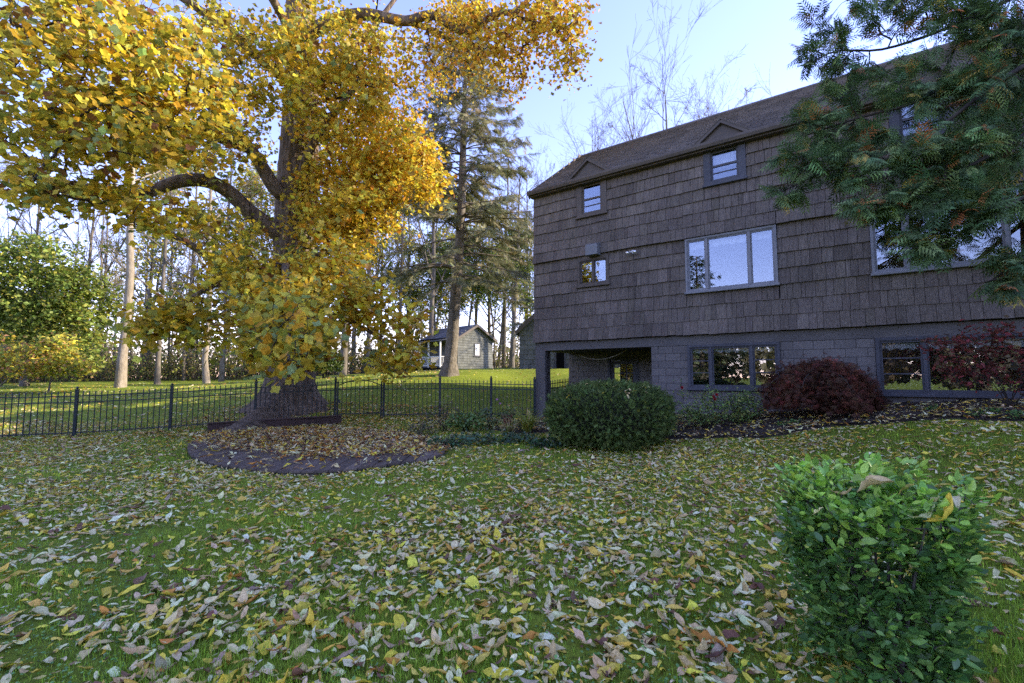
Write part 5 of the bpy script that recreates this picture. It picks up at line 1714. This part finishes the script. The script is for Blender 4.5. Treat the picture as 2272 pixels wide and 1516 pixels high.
C = pick(rg, N, [(.085, .13, .032), (.125, .18, .042), (.17, .23, .055), (.28, .31, .05)], [4, 4, 2, .18], .22)
tag(obj('foliage', V, F, M['needle'], yew, col=percol(C, len(TV))), kind='stuff')

# ============================================================ laceleaf maple
rg = rngf(83)
mc = P(1822, 838, 9.7); mc[2] = gz1(mc[0], mc[1])
lace = empty('laceleaf_maple', mc)
tag(lace, 'mounded dark red laceleaf maple in front of the block wall', 'shrub')
stm = [(np.array([(0, 0, -.05), (-.03, 0, .25), (-.10, .02, .5), (-.08, .05, .75)]), .045, .03)]
for a in np.linspace(0, 2 * pi, 9)[:-1]:
    stm.append((np.array([(-.08, .03, .55), (-.08 + .35 * cos(a), .35 * sin(a), .9), (-.08 + .8 * cos(a), .75 * sin(a), .88), (-.08 + 1.05 * cos(a), .95 * sin(a), .6)]), .022, .006))
V, F = limbs_mesh(stm, 7)
obj('branches', V, F, M['bark2'], lace, smooth=True)
N = 6800
th = rg.uniform(0, 2 * pi, N); ph = np.arcsin(rg.uniform(-.12, 1, N) ** 1.0)
lob = 1 + .07 * np.sin(th * 3 + .5) + .08 * np.sin(th * 7 + ph * 5) + .05 * np.sin(th * 13 - ph * 8) + .06 * rg.standard_normal(N)
pos = dome(th, ph, 1.0, .95, .80, 2.1) * lob[:, None] * rg.uniform(.72, 1.0, (N, 1)) + np.array([0, 0, .36])
pos[:, 2] -= .10 * (np.abs(np.sin(th * 2.5)) * np.cos(ph))
TV, TF, n = [], [], 0
for k, a in enumerate(np.linspace(-1.1, 1.1, 7)):
    l = 1 - .35 * abs(a)
    d_ = np.array([sin(a), cos(a), 0]); p_ = np.array([cos(a), -sin(a), 0]) * .045
    TV += [[0, 0, 0], list(d_ * l * .5 + p_), list(d_ * l), list(d_ * l * .5 - p_)]
    TF.append([n, n + 1, n + 2, n + 3]); n += 4
TV, TF = np.array(TV, float), np.array(TF)
out = pos * np.array([1, 1, 0]); out /= np.linalg.norm(out, axis=1, keepdims=True) + 1e-6
d = out * .55 + np.array([0, 0, -.8]) + rg.normal(0, .35, (N, 3))
V, F = inst(TV, TF, rot_to(d, rg.normal(0, .9, N)), rg.uniform(.08, .145, N), pos)
C = pick(rg, N, [(.12, .045, .028), (.175, .065, .036), (.14, .08, .042), (.27, .075, .05)], [4, 3, 3, .9], .22)
C *= (1 + .25 * np.sin(th * 4 + 1))[:, None]
tag(obj('foliage', V, F, M['leaf'], lace, col=percol(np.clip(C, .005, 1), len(TV))), kind='stuff')

# ============================================================ rose bush and red-leaved shrub
def shrub(name, base, blobs, nst, rng, per, size, spread, pal, wts, label, tip=.003, leafv=(QV, QF), mat='green', bark='bark2', extra=None, cat='shrub'):
    t = empty(name, base); tag(t, label, cat)
    tg = []
    for (x, y, z, rx, ry, rz_, n) in blobs:
        k = 0
        while k < n:
            a = rng.uniform(-1, 1, 3)
            if (a ** 2).sum() > 1: continue
            tg.append((x + a[0] * rx, y + a[1] * ry, z + a[2] * rz_)); k += 1
    tg = np.array(tg)
    st = []
    for k in range(nst):
        q = tg[rng.integers(len(tg))]
        st.append((np.array([(rng.normal(0, .08), rng.normal(0, .08), -.05), q * np.array([.35, .35, .55]), q * np.array([.8, .8, .95])]), .012, .004))
    V, F = limbs_mesh(st, 5)
    obj('stems', V, F, M[bark], t, smooth=True)
    pts, R, tgs = grow(st, tg, rng, tip=tip, power=.4, sag=.08)
    V, F = tubes(pts, R, 4)
    tag(obj('twigs', V, F, M[bark], t, smooth=True), kind='stuff')
    pos, d, roll, s_, b = leaves_on(pts, np.arange(len(pts)), per, rng, size, spread, .1)
    V, F = inst(leafv[0], leafv[1], rot_to(d, roll), s_, pos)
    C = pick(rng, len(pos), pal, wts, .2)
    tag(obj('foliage', V, F, M[mat], t, col=percol(C, len(leafv[0]))), kind='stuff')
    return t, tgs
rg = rngf(84)
LS = leaf_grid(4, 3, .55, .1, .4)
LSV, LSF = LS[0] + np.array([0, .5, 0]), [LS[1]]
rb = P(1600, 838, 10.3); rb[2] = gz1(rb[0], rb[1])
rose, rt = shrub('rose_bush', rb, [(0, 0, .35, .8, .35, .32, 100), (-.6, -.1, .25, .4, .3, .25, 50), (.5, 0, .45, .4, .3, .3, 60), (-.1, 0, .65, .6, .3, .25, 22), (-.85, .1, .75, .12, .1, .35, 6), (.75, 0, .75, .15, .1, .12, 5)], 9, rg, 16, .05, .07,
                 [(.17, .28, .07), (.26, .36, .08), (.38, .38, .08), (.11, .19, .06)], [4, 3, 2, 2], 'loose light green rose bush with a few small red blooms', leafv=(LSV, LSF))
mf = MB()
for k in range(3):
    a = np.linspace(0, 2 * pi, 7)
    for j in range(6):
        r0 = .014 + .012 * k
        q = np.array([[0, 0, 0], [r0 * cos(a[j]), r0 * sin(a[j]), .02 - k * .006], [r0 * 1.2 * cos(a[j] + .5), r0 * 1.2 * sin(a[j] + .5), .028 - k * .008], [r0 * cos(a[j] + 1), r0 * sin(a[j] + 1), .02 - k * .006]])
        mf.add(q, np.array([[0, 1, 2, 3]]), (.35, .015, .02))
bloom = mf.data('bloom', M['leaf'], usecol=True)
for (px, py) in ((1513, 860), (1583, 880), (1590, 876), (1586, 886)):
    o = link('bloom', bloom, rose); o.location = P(px, py, 10.0) - rb; o.rotation_euler = (1.2, 0, 0); o.scale = (.8,) * 3
rg = rngf(85)
sb = P(2235, 838, 8.0); sb[2] = gz1(sb[0], sb[1])
def off(px, py, Y): return P(px, py, Y) - sb
bl = []
for (px, py, rx, ry, n) in ((2130, 780, 60, 45, 24), (2180, 750, 60, 35, 22), (2150, 830, 70, 30, 22), (2230, 800, 45, 60, 22), (2215, 730, 45, 20, 8), (2260, 850, 25, 40, 10), (2090, 760, 30, 20, 6), (2290, 800, 30, 60, 14)):
    c = off(px, py, 7.9); bl.append((c[0], c[1], c[2], rx * 7.9 / FPX, .4, ry * 7.9 / FPX, n))
red, _ = shrub('red_leaved_shrub', sb, bl, 8, rg, 11, .075, .07, [(.30, .07, .06), (.22, .08, .055), (.40, .09, .09), (.16, .115, .06)], [4, 4, 1.6, 2], 'red-leaved shrub in front of the rightmost basement window', leafv=(LSV, LSF), mat='leaf')

# ============================================================ privet close to the viewer
rg = rngf(86)
pb = P(1918, 838, 2.35); pb[2] = gz1(pb[0], pb[1])
privet = empty('privet_bush', pb)
tag(privet, 'small-leaved green privet bush closest to the viewer', 'bush')
PR = (.405, .37, .50)
ptop = P(1975, 1072, 2.35)[2] - pb[2]
st = []
for k in range(16):
    a = rg.uniform(0, 2 * pi); r = rg.uniform(.1, .95)
    st.append((np.array([(.08 * cos(a), .08 * sin(a), -.05), (.5 * r * PR[0] * cos(a), .5 * r * PR[1] * sin(a), ptop * .4), (r * PR[0] * cos(a) * .85, r * PR[1] * sin(a) * .85, ptop * .85)]), .012, .004))
tg = []
while len(tg) < 900:
    a = rg.uniform(-1, 1, 3)
    h = (a[2] + 1) / 2
    rad = .70 + .30 * h
    if a[0] ** 2 + a[1] ** 2 > 1: continue
    if a[0] ** 2 + a[1] ** 2 < .3 and h < .8: continue
    tg.append((a[0] * PR[0] * rad, a[1] * PR[1] * rad, .05 + h * (ptop - .07) + .05 * (1 - a[0] ** 2 - a[1] ** 2) * h))
tips_up = [(rg.uniform(-.36, .36), rg.uniform(-.32, .3), ptop + rg.uniform(.0, .06)) for _ in range(26)]
V, F = limbs_mesh(st, 6)
obj('stems', V, F, M['bark_grey'], privet, smooth=True)
pts, R, tgs = grow(st, np.array(tg + tips_up), rg, tip=.0016, power=.4, sag=.02)
V, F = tubes(pts, R, 4)
tag(obj('twigs', V, F, M['bark_grey'], privet, smooth=True), kind='stuff')
PG = leaf_grid(5, 3, .52, .12, .45, .0)
PGV = PG[0] + np.array([0, .5, 0])
pos, d, roll, s_, b = leaves_on(pts, np.arange(len(pts)), 11, rg, .047, .026, .0)
d = d + pos * np.array([2.2, 2.2, .4]) + np.array([0, -.25, .35])
hrel = pos[:, 2] / ptop
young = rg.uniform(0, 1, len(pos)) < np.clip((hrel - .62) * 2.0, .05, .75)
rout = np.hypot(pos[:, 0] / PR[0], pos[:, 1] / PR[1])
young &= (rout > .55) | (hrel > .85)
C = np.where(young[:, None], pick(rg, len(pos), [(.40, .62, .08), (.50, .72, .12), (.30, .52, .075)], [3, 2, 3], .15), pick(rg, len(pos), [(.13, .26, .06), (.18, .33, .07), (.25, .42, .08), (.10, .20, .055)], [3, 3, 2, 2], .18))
# the 290 leaves that show largest are pieces of their own
wp = pos + pb
key = s_ ** 2 / (wp[:, 1] ** 2 + 1e-6) * (wp[:, 1] < pb[1] + .05) * (rout > .5)
vis = np.argsort(-key)[:290]
ownl = np.zeros(len(pos), bool); ownl[vis] = True
RM = rot_to(d, roll)
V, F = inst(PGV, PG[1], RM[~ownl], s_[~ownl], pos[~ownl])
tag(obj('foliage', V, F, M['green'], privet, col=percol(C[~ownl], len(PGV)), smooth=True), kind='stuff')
pv = {}
for c, y in ((C[young & ownl], 1), (C[~young & ownl], 0)):
    pv[y] = [mesh('leaf', PGV, PG[1], M['green'], col=np.tile(c[int(k)], (len(PGV), 1)), smooth=True) for k in rg.integers(0, max(1, len(c)), 10)] if len(c) else []
for k in vis:
    o = link('leaf', pv[int(young[k])][int(rg.integers(10))], privet)
    o.matrix_local = Matrix([list(RM[k][i] * s_[k]) + [pos[k][i]] for i in range(3)] + [[0, 0, 0, 1]])

# ============================================================ round shrub by the gate, perennials, pots
rg = rngf(87)
c = gp(722, 27)
N = 5000
t = empty('round_shrub', c); tag(t, 'clipped round green shrub on the lawn beyond the gate', 'bush')
th = rg.uniform(0, 2 * pi, N); ph = np.arcsin(rg.uniform(-.7, 1, N))
pos = dome(th, ph, .95, .95, .62, 3) * rg.uniform(.7, 1.03, (N, 1)) + np.array([0, 0, .85])
V, F = inst(QV, QF, rot_to(rg.normal(0, 1, (N, 3)) + np.array([0, 0, .5]), rg.normal(0, 1, N)), rg.uniform(.08, .14, N), pos)
tag(obj('foliage', V, F, M['green'], t, col=percol(pick(rg, N, [DG, MG, (.2, .24, .06)], [4, 3, 1]), 4)), kind='stuff')
m = MB()
for k in range(7):
    a = k * .9
    m.tube([(.1 * cos(a), .1 * sin(a), -.05), (.3 * cos(a), .3 * sin(a), .5), (.5 * cos(a), .5 * sin(a), 1.0)], [.035, .025, .01], 5)
m.build('stems', M['bark2'], t)

def strap_clump(name, base, n, L, wdt, pal, wts, label, rng, up=1.0):
    t = empty(name, base); tag(t, label, 'plant')
    a = rng.uniform(0, 2 * pi, n); l = L * rng.uniform(.6, 1.2, n); ben = rng.uniform(.5, 1.3, n)
    s_ = np.linspace(0, 1, 7)
    ang = (1.35 * up - ben[:, None] * 1.5 * s_)           # arching blade
    dx_ = np.cumsum(np.cos(ang), 1) * l[:, None] / 7; dz_ = np.cumsum(np.sin(ang), 1) * l[:, None] / 7
    cx_ = np.cos(a)[:, None] * dx_; cy_ = np.sin(a)[:, None] * dx_
    wv = wdt * np.sin(np.pi * (.15 + .85 * s_)) ** .6; wv[-1] = .001
    px_, py_ = -np.sin(a)[:, None] * wv, np.cos(a)[:, None] * wv
    o0 = rng.normal(0, .06, (n, 2))
    A = np.stack([cx_ + px_ + o0[:, :1], cy_ + py_ + o0[:, 1:], dz_], -1); Bq = np.stack([cx_ - px_ + o0[:, :1], cy_ - py_ + o0[:, 1:], dz_], -1)
    V = np.stack([A, Bq], 2).reshape(-1, 3)
    F = (gridf(7, 2, False)[None] + (np.arange(n) * 14)[:, None, None]).reshape(-1, 4)
    tag(obj('leaves', V, F, M['green'], t, col=percol(pick(rng, n, pal, wts), 14)), kind='stuff')
    return t
YGL = (.30, .33, .05)
def gpp(px, Y): return gp(px, Y)
strap_clump('daylily_clump', gpp(1170, 11.2), 120, .75, .011, [YGL, (.18, .24, .05), (.42, .36, .09)], [4, 2, 2], 'arching yellow-green daylily clump left of the yew', rg)
strap_clump('daylily_clump', gpp(1128, 11.0), 60, .55, .010, [(.2, .24, .06), (.36, .27, .1)], [2, 2], 'thinner fading daylily clump further left of the yew', rg)
LH = leaf_grid(5, 3, .7, .15, .4); LHV = LH[0] + np.array([0, .5, 0])
for (px, Y, w_, h_, n, sz, pal, lab) in ((1035, 12.0, .55, .5, 60, .09, [(.16, .26, .06), (.10, .18, .05), (.3, .3, .07)], 'light green leafy perennial by the fence'),
                                  (985, 12.2, .5, .75, 54, .045, [(.08, .08, .05), (.15, .12, .08), (.22, .16, .08), (.12, .15, .05)], 'faded brown-stemmed perennial clump at the end of the deck'),
                                  (1085, 12.4, .45, .5, 44, .06, [(.12, .19, .06), (.06, .10, .04), (.3, .22, .08)], 'grey-green perennial in front of the fence pots'),
                                  (1110, 10.2, .95, .2, 70, .07, [(.06, .12, .06), (.09, .16, .07), (.2, .2, .08)], 'low dark green groundcover in the bed left of the yew'),
                                  (1000, 10.0, .5, .22, 36, .075, [(.06, .13, .06), (.1, .17, .07), (.2, .2, .1)], 'dark green groundcover beside the deck tip'),
                                  (1215, 9.6, .4, .12, 40, .07, [(.04, .09, .04), (.08, .13, .05)], 'creeping green plants under the left edge of the yew'),
                                  (1150, 12.6, .5, .55, 40, .05, [(.12, .2, .06), (.3, .26, .1), (.1, .1, .05)], 'wispy perennial by the last fence post'),
                                  (940, 11.5, .5, .35, 40, .05, [(.10, .11, .05), (.2, .15, .08), (.13, .17, .06)], 'low weathered perennial beside the deck')):
    shrub('perennial', gpp(px, Y), [(0, 0, h_ * .55, w_, .35, h_ * .5, n)], 7, rg, 9, sz, .06, pal, [3, 2] if len(pal) == 2 else ([3, 2, 1] if len(pal) == 3 else [3, 2, 1, 1]), lab, tip=.0025, leafv=(LHV, [LH[1]]), cat='plant')
for (px, Y, lab) in ((1057, 13.2, 'small terracotta pot by the fence left of the pink blooms'), (1126, 13.2, 'wider clay pot by the fence right of the pink blooms')):
    p_ = empty('flower_pot', gpp(px, Y)); tag(p_, lab, 'flower pot')
    r = .13 if px < 1100 else .16
    MB().lathe([(r * .65, 0), (r * .95, .22), (r * 1.08, .22), (r * 1.08, .27), (r * .98, .27), (r * .9, .2), (0, .2)], (0, 0, 0), 20).build('pot', M['terra'], p_, smooth=False)
    n = 60
    V, F = inst(LHV, LH[1], rot_to(rg.normal(0, .6, (n, 3)) + np.array([0, 0, .9]), rg.normal(0, 1, n)), rg.uniform(.04, .08, n), rg.normal(0, .07, (n, 3)) + np.array([0, 0, .3]))
    tag(obj('foliage', V, F, M['green'], p_, col=percol(pick(rg, n, [MG, DG, TAN], [3, 3, 1]), len(LHV))), kind='stuff')
pinks = MB()
for k in range(9):
    a = k * .7
    pinks.add(np.array([[0, 0, 0], [.03 * cos(a), .03 * sin(a), .012], [.035 * cos(a + .35), .035 * sin(a + .35), .016], [.03 * cos(a + .7), .03 * sin(a + .7), .012]]), np.array([[0, 1, 2, 3]]), (.55, .22, .42))
pk_ = pinks.data('flower_head', M['leaf'], usecol=True)
for (px, py, lab) in ((1103, 887, 'upper pink bloom on a thin stem by the fence'), (1110, 896, 'lower pink bloom on a thin stem by the fence')):
    top = P(px, py, 12.8); g0 = gz1(top[0], top[1])
    f_ = empty('pink_flower', (top[0], top[1], g0)); tag(f_, lab, 'flower')
    MB().tube([(.05, 0, 0), (.02, 0, (top[2] - g0) * .5), (0, 0, top[2] - g0)], [.004, .004, .003], 5).build('stem', M['core'], f_)
    o = link('flower_head', pk_, f_); o.location = (0, 0, top[2] - g0); o.rotation_euler = (.9, 0, 0)
# low green tufts on the mulch
for (px, Y, sz, lab) in ((2190, 7.6, .3, 'feathery green tuft on the mulch below the red shrub'), (2060, 8.6, .12, 'tiny yellow-green seedling on the mulch'), (2255, 7.2, .18, 'yellow-green leafy seedling at the right edge of the bed'), (1750, 9.4, .25, 'low green sprouts below the laceleaf maple')):
    shrub('bed_plant', gpp(px, Y), [(0, 0, .07, sz, sz * .6, .07, 26)], 5, rg, 8, .035, .03, [(.08, .19, .05), (.15, .28, .06), (.3, .36, .08)], [3, 2, 1], lab, tip=.0015, leafv=(LHV, [LH[1]]), cat='plant')

# ============================================================ grass
def in_deck(x, y):
    ins = np.zeros(x.shape, bool)
    j = len(DO) - 1
    for i in range(len(DO)):
        xi, yi, xj, yj = *DO[i], *DO[j]
        c = ((yi > y) != (yj > y)) & (x < (xj - xi) * (y - yi) / (yj - yi + 1e-12) + xi)
        ins ^= c; j = i
    return ins
def in_house(x, y):
    q = np.stack([x - HC[0], y - HC[1]], -1); s = q @ HS; d = q @ HN
    return (s > -.05) & (s < HLEN) & (d > -.03) & (d < HDEP)
def in_plots(x, y):
    return in_deck(x, y) | in_house(x, y) | in_bed(x, y)
def dense(x, y):
    """how thick the turf is, 0..1"""
    return .5 + .28 * np.sin(x * 1.7 + 1.2 * np.sin(y * 1.1)) * np.sin(y * 1.5 + .8) + .25 * np.sin(x * 4.3 + y * 2.1) * np.sin(y * 3.9 - x)
rg = rngf(91)
def scatter(n, y0, y1, power, wide=1.2):
    """points on the ground, thinner with distance as Y**-power (per area)"""
    u = rg.uniform(0, 1, n)
    e = 2 - power
    Y = y0 * (y1 / y0) ** u if abs(e) < 1e-6 else (y0 ** e + u * (y1 ** e - y0 ** e)) ** (1 / e)
    return rg.uniform(-wide, wide, n) * Y + 0, Y
GP = [(.28, .44, .03), (.37, .54, .045), (.20, .33, .026), (.48, .50, .08)]
X, Y = scatter(120000, 1.35, 5.2, 1.6)
ok = ~in_plots(X, Y) & (rg.uniform(0, 1, len(X)) < np.clip(dense(X, Y) * 1.5, .15, 1)); X, Y = X[ok], Y[ok]
n = len(X)
BVt = np.array([[-.5, 0, 0], [.5, 0, 0], [-.4, .12, .55], [.4, .12, .55], [0, .45, 1]])
BFt = [np.array([[0, 1, 3, 2]]), np.array([[2, 3, 4]])]
hgt = rg.uniform(.025, .065, n) * (.6 + .7 * dense(X, Y))
wd = rg.uniform(.0022, .0042, n)
V1, F1 = inst(BVt, BFt, rot_z(rg.uniform(0, 6.283, n)) @ rot_x(rg.normal(0, .25, n)), np.stack([wd, hgt, hgt], -1), np.stack([X, Y, gz(X, Y) - .003], -1))
C1 = percol(pick(rg, n, GP, [4, 3, 3, .5], .2), 5)
X, Y = scatter(100000, 5.0, 14, 1.5)
ok = ~in_plots(X, Y) & (rg.uniform(0, 1, len(X)) < np.clip(dense(X, Y) * 1.5, .1, 1)); X, Y = X[ok], Y[ok]
n2 = len(X)
TVt = np.array([[-.5, 0, 0], [.5, 0, 0], [0, .35, 1]])
hgt = rg.uniform(.03, .065, n2); wd = rg.uniform(.007, .013, n2) * (Y / 8)
V2, F2 = inst(TVt, [np.array([[0, 1, 2]])], rot_z(rg.uniform(0, 6.283, n2)) @ rot_x(rg.normal(0, .25, n2)), np.stack([wd, hgt, hgt], -1), np.stack([X, Y, gz(X, Y) - .003], -1))
C2 = percol(pick(rg, n2, GP, [4, 3, 3, .5], .2), 3)
gr = obj('grass', np.concatenate([V1, V2]), F1 + [f + len(V1) for f in F2], M['grass'], col=np.concatenate([C1, C2]))
tag(gr, 'short green grass blades of the lawn', 'grass', kind='stuff')
# clover and small weeds between the blades
n = 26000
X, Y = scatter(n, 1.4, 9, 1.4); ok = ~in_plots(X, Y) & (dense(X, Y) < .55); X, Y = X[ok], Y[ok]; n = len(X)
HXV = np.array([[.5 * cos(a), .5 * sin(a), .08 * (k % 2)] for k, a in enumerate(np.linspace(0, 2 * pi, 7)[:-1])])
V, F = inst(HXV, np.array([[0, 1, 2, 3, 4, 5]]), rot_z(rg.uniform(0, 6.28, n)) @ rot_x(rg.normal(0, .45, n)), rg.uniform(.008, .022, n), np.stack([X, Y, gz(X, Y) + rg.uniform(.004, .035, n)], -1))
cl = obj('clover', V, F, M['green'], col=percol(pick(rg, n, [(.13, .28, .06), (.18, .34, .08), (.09, .21, .05)], [3, 2, 2]), 6))
tag(cl, 'tiny clover and weed leaves between the grass', 'clover', kind='stuff')

# ============================================================ fallen leaves
CREAM, PALE, FYEL, FORA, FBRN, FTAN, MAUVE, OCH = (.92, .79, .41), (.78, .64, .33), (.84, .65, .07), (.66, .30, .05), (.22, .11, .06), (.64, .47, .20), (.48, .36, .23), (.72, .50, .09)
PAL = [CREAM, PALE, FYEL, FORA, FBRN, FTAN, MAUVE, OCH]
NAMES = ['cream', 'pale buff', 'yellow', 'orange', 'dark brown', 'tan', 'taupe', 'ochre']
WN = [3.0, 2.2, 2.3, .45, .9, 1.8, .3, 1.9]
WD = [1.4, 1.6, 1.1, 2.2, 2.6, 2.2, .4, 1.6]      # on the deck
WB = [2.2, 1.8, 2.2, 1.2, 1.6, 2.0, .3, 1.6]      # behind the fence
rg = rngf(92)
def litter(n, y0, y1, wide=1.2):
    Y = np.sqrt(rg.uniform(y0 ** 2, y1 ** 2, n)); return rg.uniform(-wide, wide, n) * Y, Y
def sizes(n): return np.clip(rg.lognormal(math.log(.072), .40, n), .028, .16)
tmpl = {}
for lod, (a, b) in {'near': (6, 3), 'mid': (4, 3), 'far': (3, 3)}.items():
    tmpl[lod] = [leaf_grid(a, b, rg.uniform(.26, .56), rg.uniform(-.6, 1.4), rg.uniform(.1, 2.0), rg.uniform(.0, .10), rg.uniform(0, 6), lobed=(k_ % 6 == 0 and a > 5), rng=rg, twist=rg.normal(0, .8), rough=.008) for k_ in range(14)]
Vs, Cs, Us, Fs, nb_ = [], [], [], [], 0
def add_leaves(X, Y, Z, lod, wts, tilt=.32, size=None, pal=PAL):
    global nb_
    n = len(X)
    if not n: return
    s_ = sizes(n) if size is None else size
    C = pick(rg, n, pal, wts, .16)
    which = rg.integers(0, 14, n)
    flip = np.where(rg.uniform(0, 1, n) < .45, pi, 0.)
    Rm = rot_z(rg.uniform(0, 6.283, n)) @ rot_x(rg.normal(0, tilt, n)) @ rot_y(rg.normal(0, tilt, n) + flip)
    for k in range(14):
        q = which == k
        if not q.any(): continue
        tv, tf, tuv = tmpl[lod][k]
        V, F = inst(tv, tf, Rm[q], s_[q], np.stack([X[q], Y[q], Z[q] + .004 + .10 * s_[q]], -1))
        Vs.append(V); Fs.append(F[0] + nb_); nb_ += len(V)
        Cs.append(percol(C[q], len(tv))); Us.append(np.tile(tuv, (int(q.sum()), 1)))
def patch(x, y): return np.clip(.76 + .36 * np.sin(x * .9 + 2 * np.sin(y * .5)) + .30 * np.sin(x * 2.6 - y * 1.9) * np.sin(x * 1.1 + y * 3.1), .12, 1)
# nearest band: sorted by apparent size, the largest become things of their own
X, Y = litter(11500, 1.45, 5.2)
ok = ~in_plots(X, Y) & (rg.uniform(0, 1, len(X)) < patch(X, Y) * (1 + .25 * (X > 0)))
X, Y = X[ok], Y[ok]
S = sizes(len(X))
vis = (np.abs(X / Y) < 1.06) & (Y > 2.0)
app = S / Y * vis
top = np.argsort(-app)[:296]
rest = np.ones(len(X), bool); rest[top] = False
add_leaves(X[rest], Y[rest], gz(X[rest], Y[rest]) + .012, 'near', WN, .26, S[rest])
single = {}
for ci in range(8):
    for v in range(5):
        tv, tf, tuv = leaf_grid(11, 7, rg.uniform(.28, .56), rg.uniform(-.6, 1.3), rg.uniform(.1, 1.9), rg.uniform(0, .10), rg.uniform(0, 6), lobed=(v == 4), rng=rg, twist=rg.normal(0, .8), rough=.007)
        single[ci, v] = mesh('fallen_leaf', tv, tf, M['fallen'], col=np.tile(pick(rg, 1, [PAL[ci]], [1], .12), (len(tv), 1)), uv=tuv, smooth=True)
wci = np.array(WN) / np.sum(WN)
for k in top:
    ci = int(rg.choice(8, p=wci)); v = int(rg.integers(5))
    o = link('fallen_leaf', single[ci, v])
    o.scale = (S[k],) * 3
    o.location = (X[k], Y[k], gz1(X[k], Y[k]) + .012 + .09 * S[k])
    o.rotation_euler = (rg.normal(0, .3), rg.normal(0, .3) + (pi if rg.uniform() < .4 else 0), rg.uniform(0, 6.28))
    tag(o, f'single {NAMES[ci]} fallen leaf on the grass nearest the viewer', 'leaf', f'{NAMES[ci]} leaves on the near grass')
X, Y = litter(23000, 5.2, 9.0)
ok = ~in_plots(X, Y) & (rg.uniform(0, 1, len(X)) < patch(X, Y) * 1.05); X, Y = X[ok], Y[ok]
add_leaves(X, Y, gz(X, Y) + .012, 'mid', WN, .24)
X, Y = litter(46000, 9.0, 14.6)
ok = ~in_plots(X, Y) & (rg.uniform(0, 1, len(X)) < patch(X, Y) * 1.05); X, Y = X[ok], Y[ok]
add_leaves(X, Y, gz(X, Y) + .01, 'far', [2.2, 2.2, 1.8, 1.2, 1.5, 1.6, .5, 1.5], .3)
X, Y = litter(26000, 14.6, 30, 1.15)
ok = ~in_plots(X, Y) & (rg.uniform(0, 1, len(X)) < np.clip(1.1 - (Y - 15) / 15 + .25 * np.sin(X) - .3 * (X > -3), .1, 1)); X, Y = X[ok], Y[ok]
add_leaves(X, Y, gz(X, Y) + .01, 'far', WB, .3, sizes(len(X)) * 1.25)
# on the mulch
s_ = rg.uniform(.7, 13, 5000); d_ = -rg.uniform(0, 1, 5000) ** .75 * bed_front(s_)
X, Y = HC[0] + HS[0] * s_ + HN[0] * d_, HC[1] + HS[1] * s_ + HN[1] * d_
add_leaves(X, Y, gz(X, Y) + .06, 'far', [2.5, 1.8, 1.8, .7, .8, 1.2, .3, 1.5], .3)
lo = obj('fallen_leaves', np.concatenate(Vs), np.concatenate(Fs), M['fallen'], col=np.concatenate(Cs), uv=np.concatenate(Us), smooth=True)
tag(lo, 'carpet of pale, yellow and brown fallen leaves over lawn and bed', 'fallen leaves', kind='stuff')
# heaped on the deck
Vs, Cs, Us, Fs, nb_ = [], [], [], [], 0
rg = rngf(93)
X, Y = rg.uniform(-8, -1, 16000), rg.uniform(7.3, 13.3, 16000)
ins = in_deck(X, Y)
fr = np.interp(X, [-7.7, -5.5, -3.4, -1.3], [10.2, 9.35, 8.35, 9.1])
keep = np.clip((Y - fr) * 1.6 + .3, .12, 1) * np.clip(patch(X, Y) + .15, 0, 1)
ok = ins & (rg.uniform(0, 1, len(X)) < keep); X, Y = X[ok], Y[ok]
add_leaves(X, Y, dzf(Y) + rg.uniform(0, .03, len(X)), 'far', WD, .36, sizes(len(X)) * 1.3)
X, Y = rg.uniform(-10, -2, 5000), rg.uniform(11.8, 16.5, 5000)
ok = ~in_plots(X, Y); X, Y = X[ok], Y[ok]
add_leaves(X, Y, gz(X, Y) + .012, 'far', WD, .32, sizes(len(X)) * 1.1)
lo = obj('deck_leaves', np.concatenate(Vs), np.concatenate(Fs), M['fallen'], col=np.concatenate(Cs), uv=np.concatenate(Us), smooth=True)
tag(lo, 'drift of orange and brown leaves lying on the deck', 'fallen leaves', kind='stuff')
# single leaves caught on the privet and the yew
rg = rngf(94)
for (px, py, Y, s, ci, rx, rz, lab) in ((2105, 1145, 1.98, .17, 2, -.9, 1.3, 'large spotted yellow leaf lying on the privet'), (2055, 1146, 2.0, .12, 0, -.5, 1.5, 'pale leaf beside the big yellow one on the privet'), (1940, 1075, 2.2, .17, 5, -.3, 1.3, 'long tan leaf curled across the privet top'),
                                       (2010, 1083, 2.2, .10, 7, -.5, 1.4, 'ochre leaf on the privet top'), (1872, 1098, 2.2, .09, 5, -.4, .8, 'small tan leaf on the left of the privet top'), (2090, 1077, 2.35, .09, 7, -.2, 1.2, 'ochre leaf at the back of the privet top'),
                                       (2070, 1115, 2.1, .08, 1, -.6, .2, 'grey leaf standing up on the privet'), (2125, 1112, 2.1, .09, 1, -.6, 2.2, 'grey curled leaf on the right of the privet top'), (1815, 1135, 2.05, .06, 0, -.8, .4, 'small cream leaf on the left face of the privet')):
    o = link('caught_leaf', single[ci, int(rg.integers(5))]); o.location = P(px, py, Y); o.scale = (s,) * 3; o.rotation_euler = (rx, .2, rz)
    tag(o, lab, 'leaf')
for k in range(46):
    a, b = rg.uniform(-1, 1), rg.uniform(-1, .6)
    if a * a + b * b > .95: continue
    rr = math.hypot(a, b)
    q = yc + np.array([a * YR[0] * .97, b * YR[1] * .97, .60 + YR[2] * (1 - rr ** 2.6) ** (1 / 2.6) + .03])
    ci = int(rg.choice([0, 0, 1, 2, 5]))
    o = link('caught_leaf', single[ci, int(rg.integers(5))]); o.location = q; s = rg.uniform(.06, .12); o.scale = (s,) * 3
    o.rotation_euler = (rg.normal(0, .5) + b * .6, rg.normal(0, .4) + a * .6, rg.uniform(0, 6))
    tag(o, 'fallen leaf caught on top of the clipped yew', 'leaf', 'leaves on the yew')
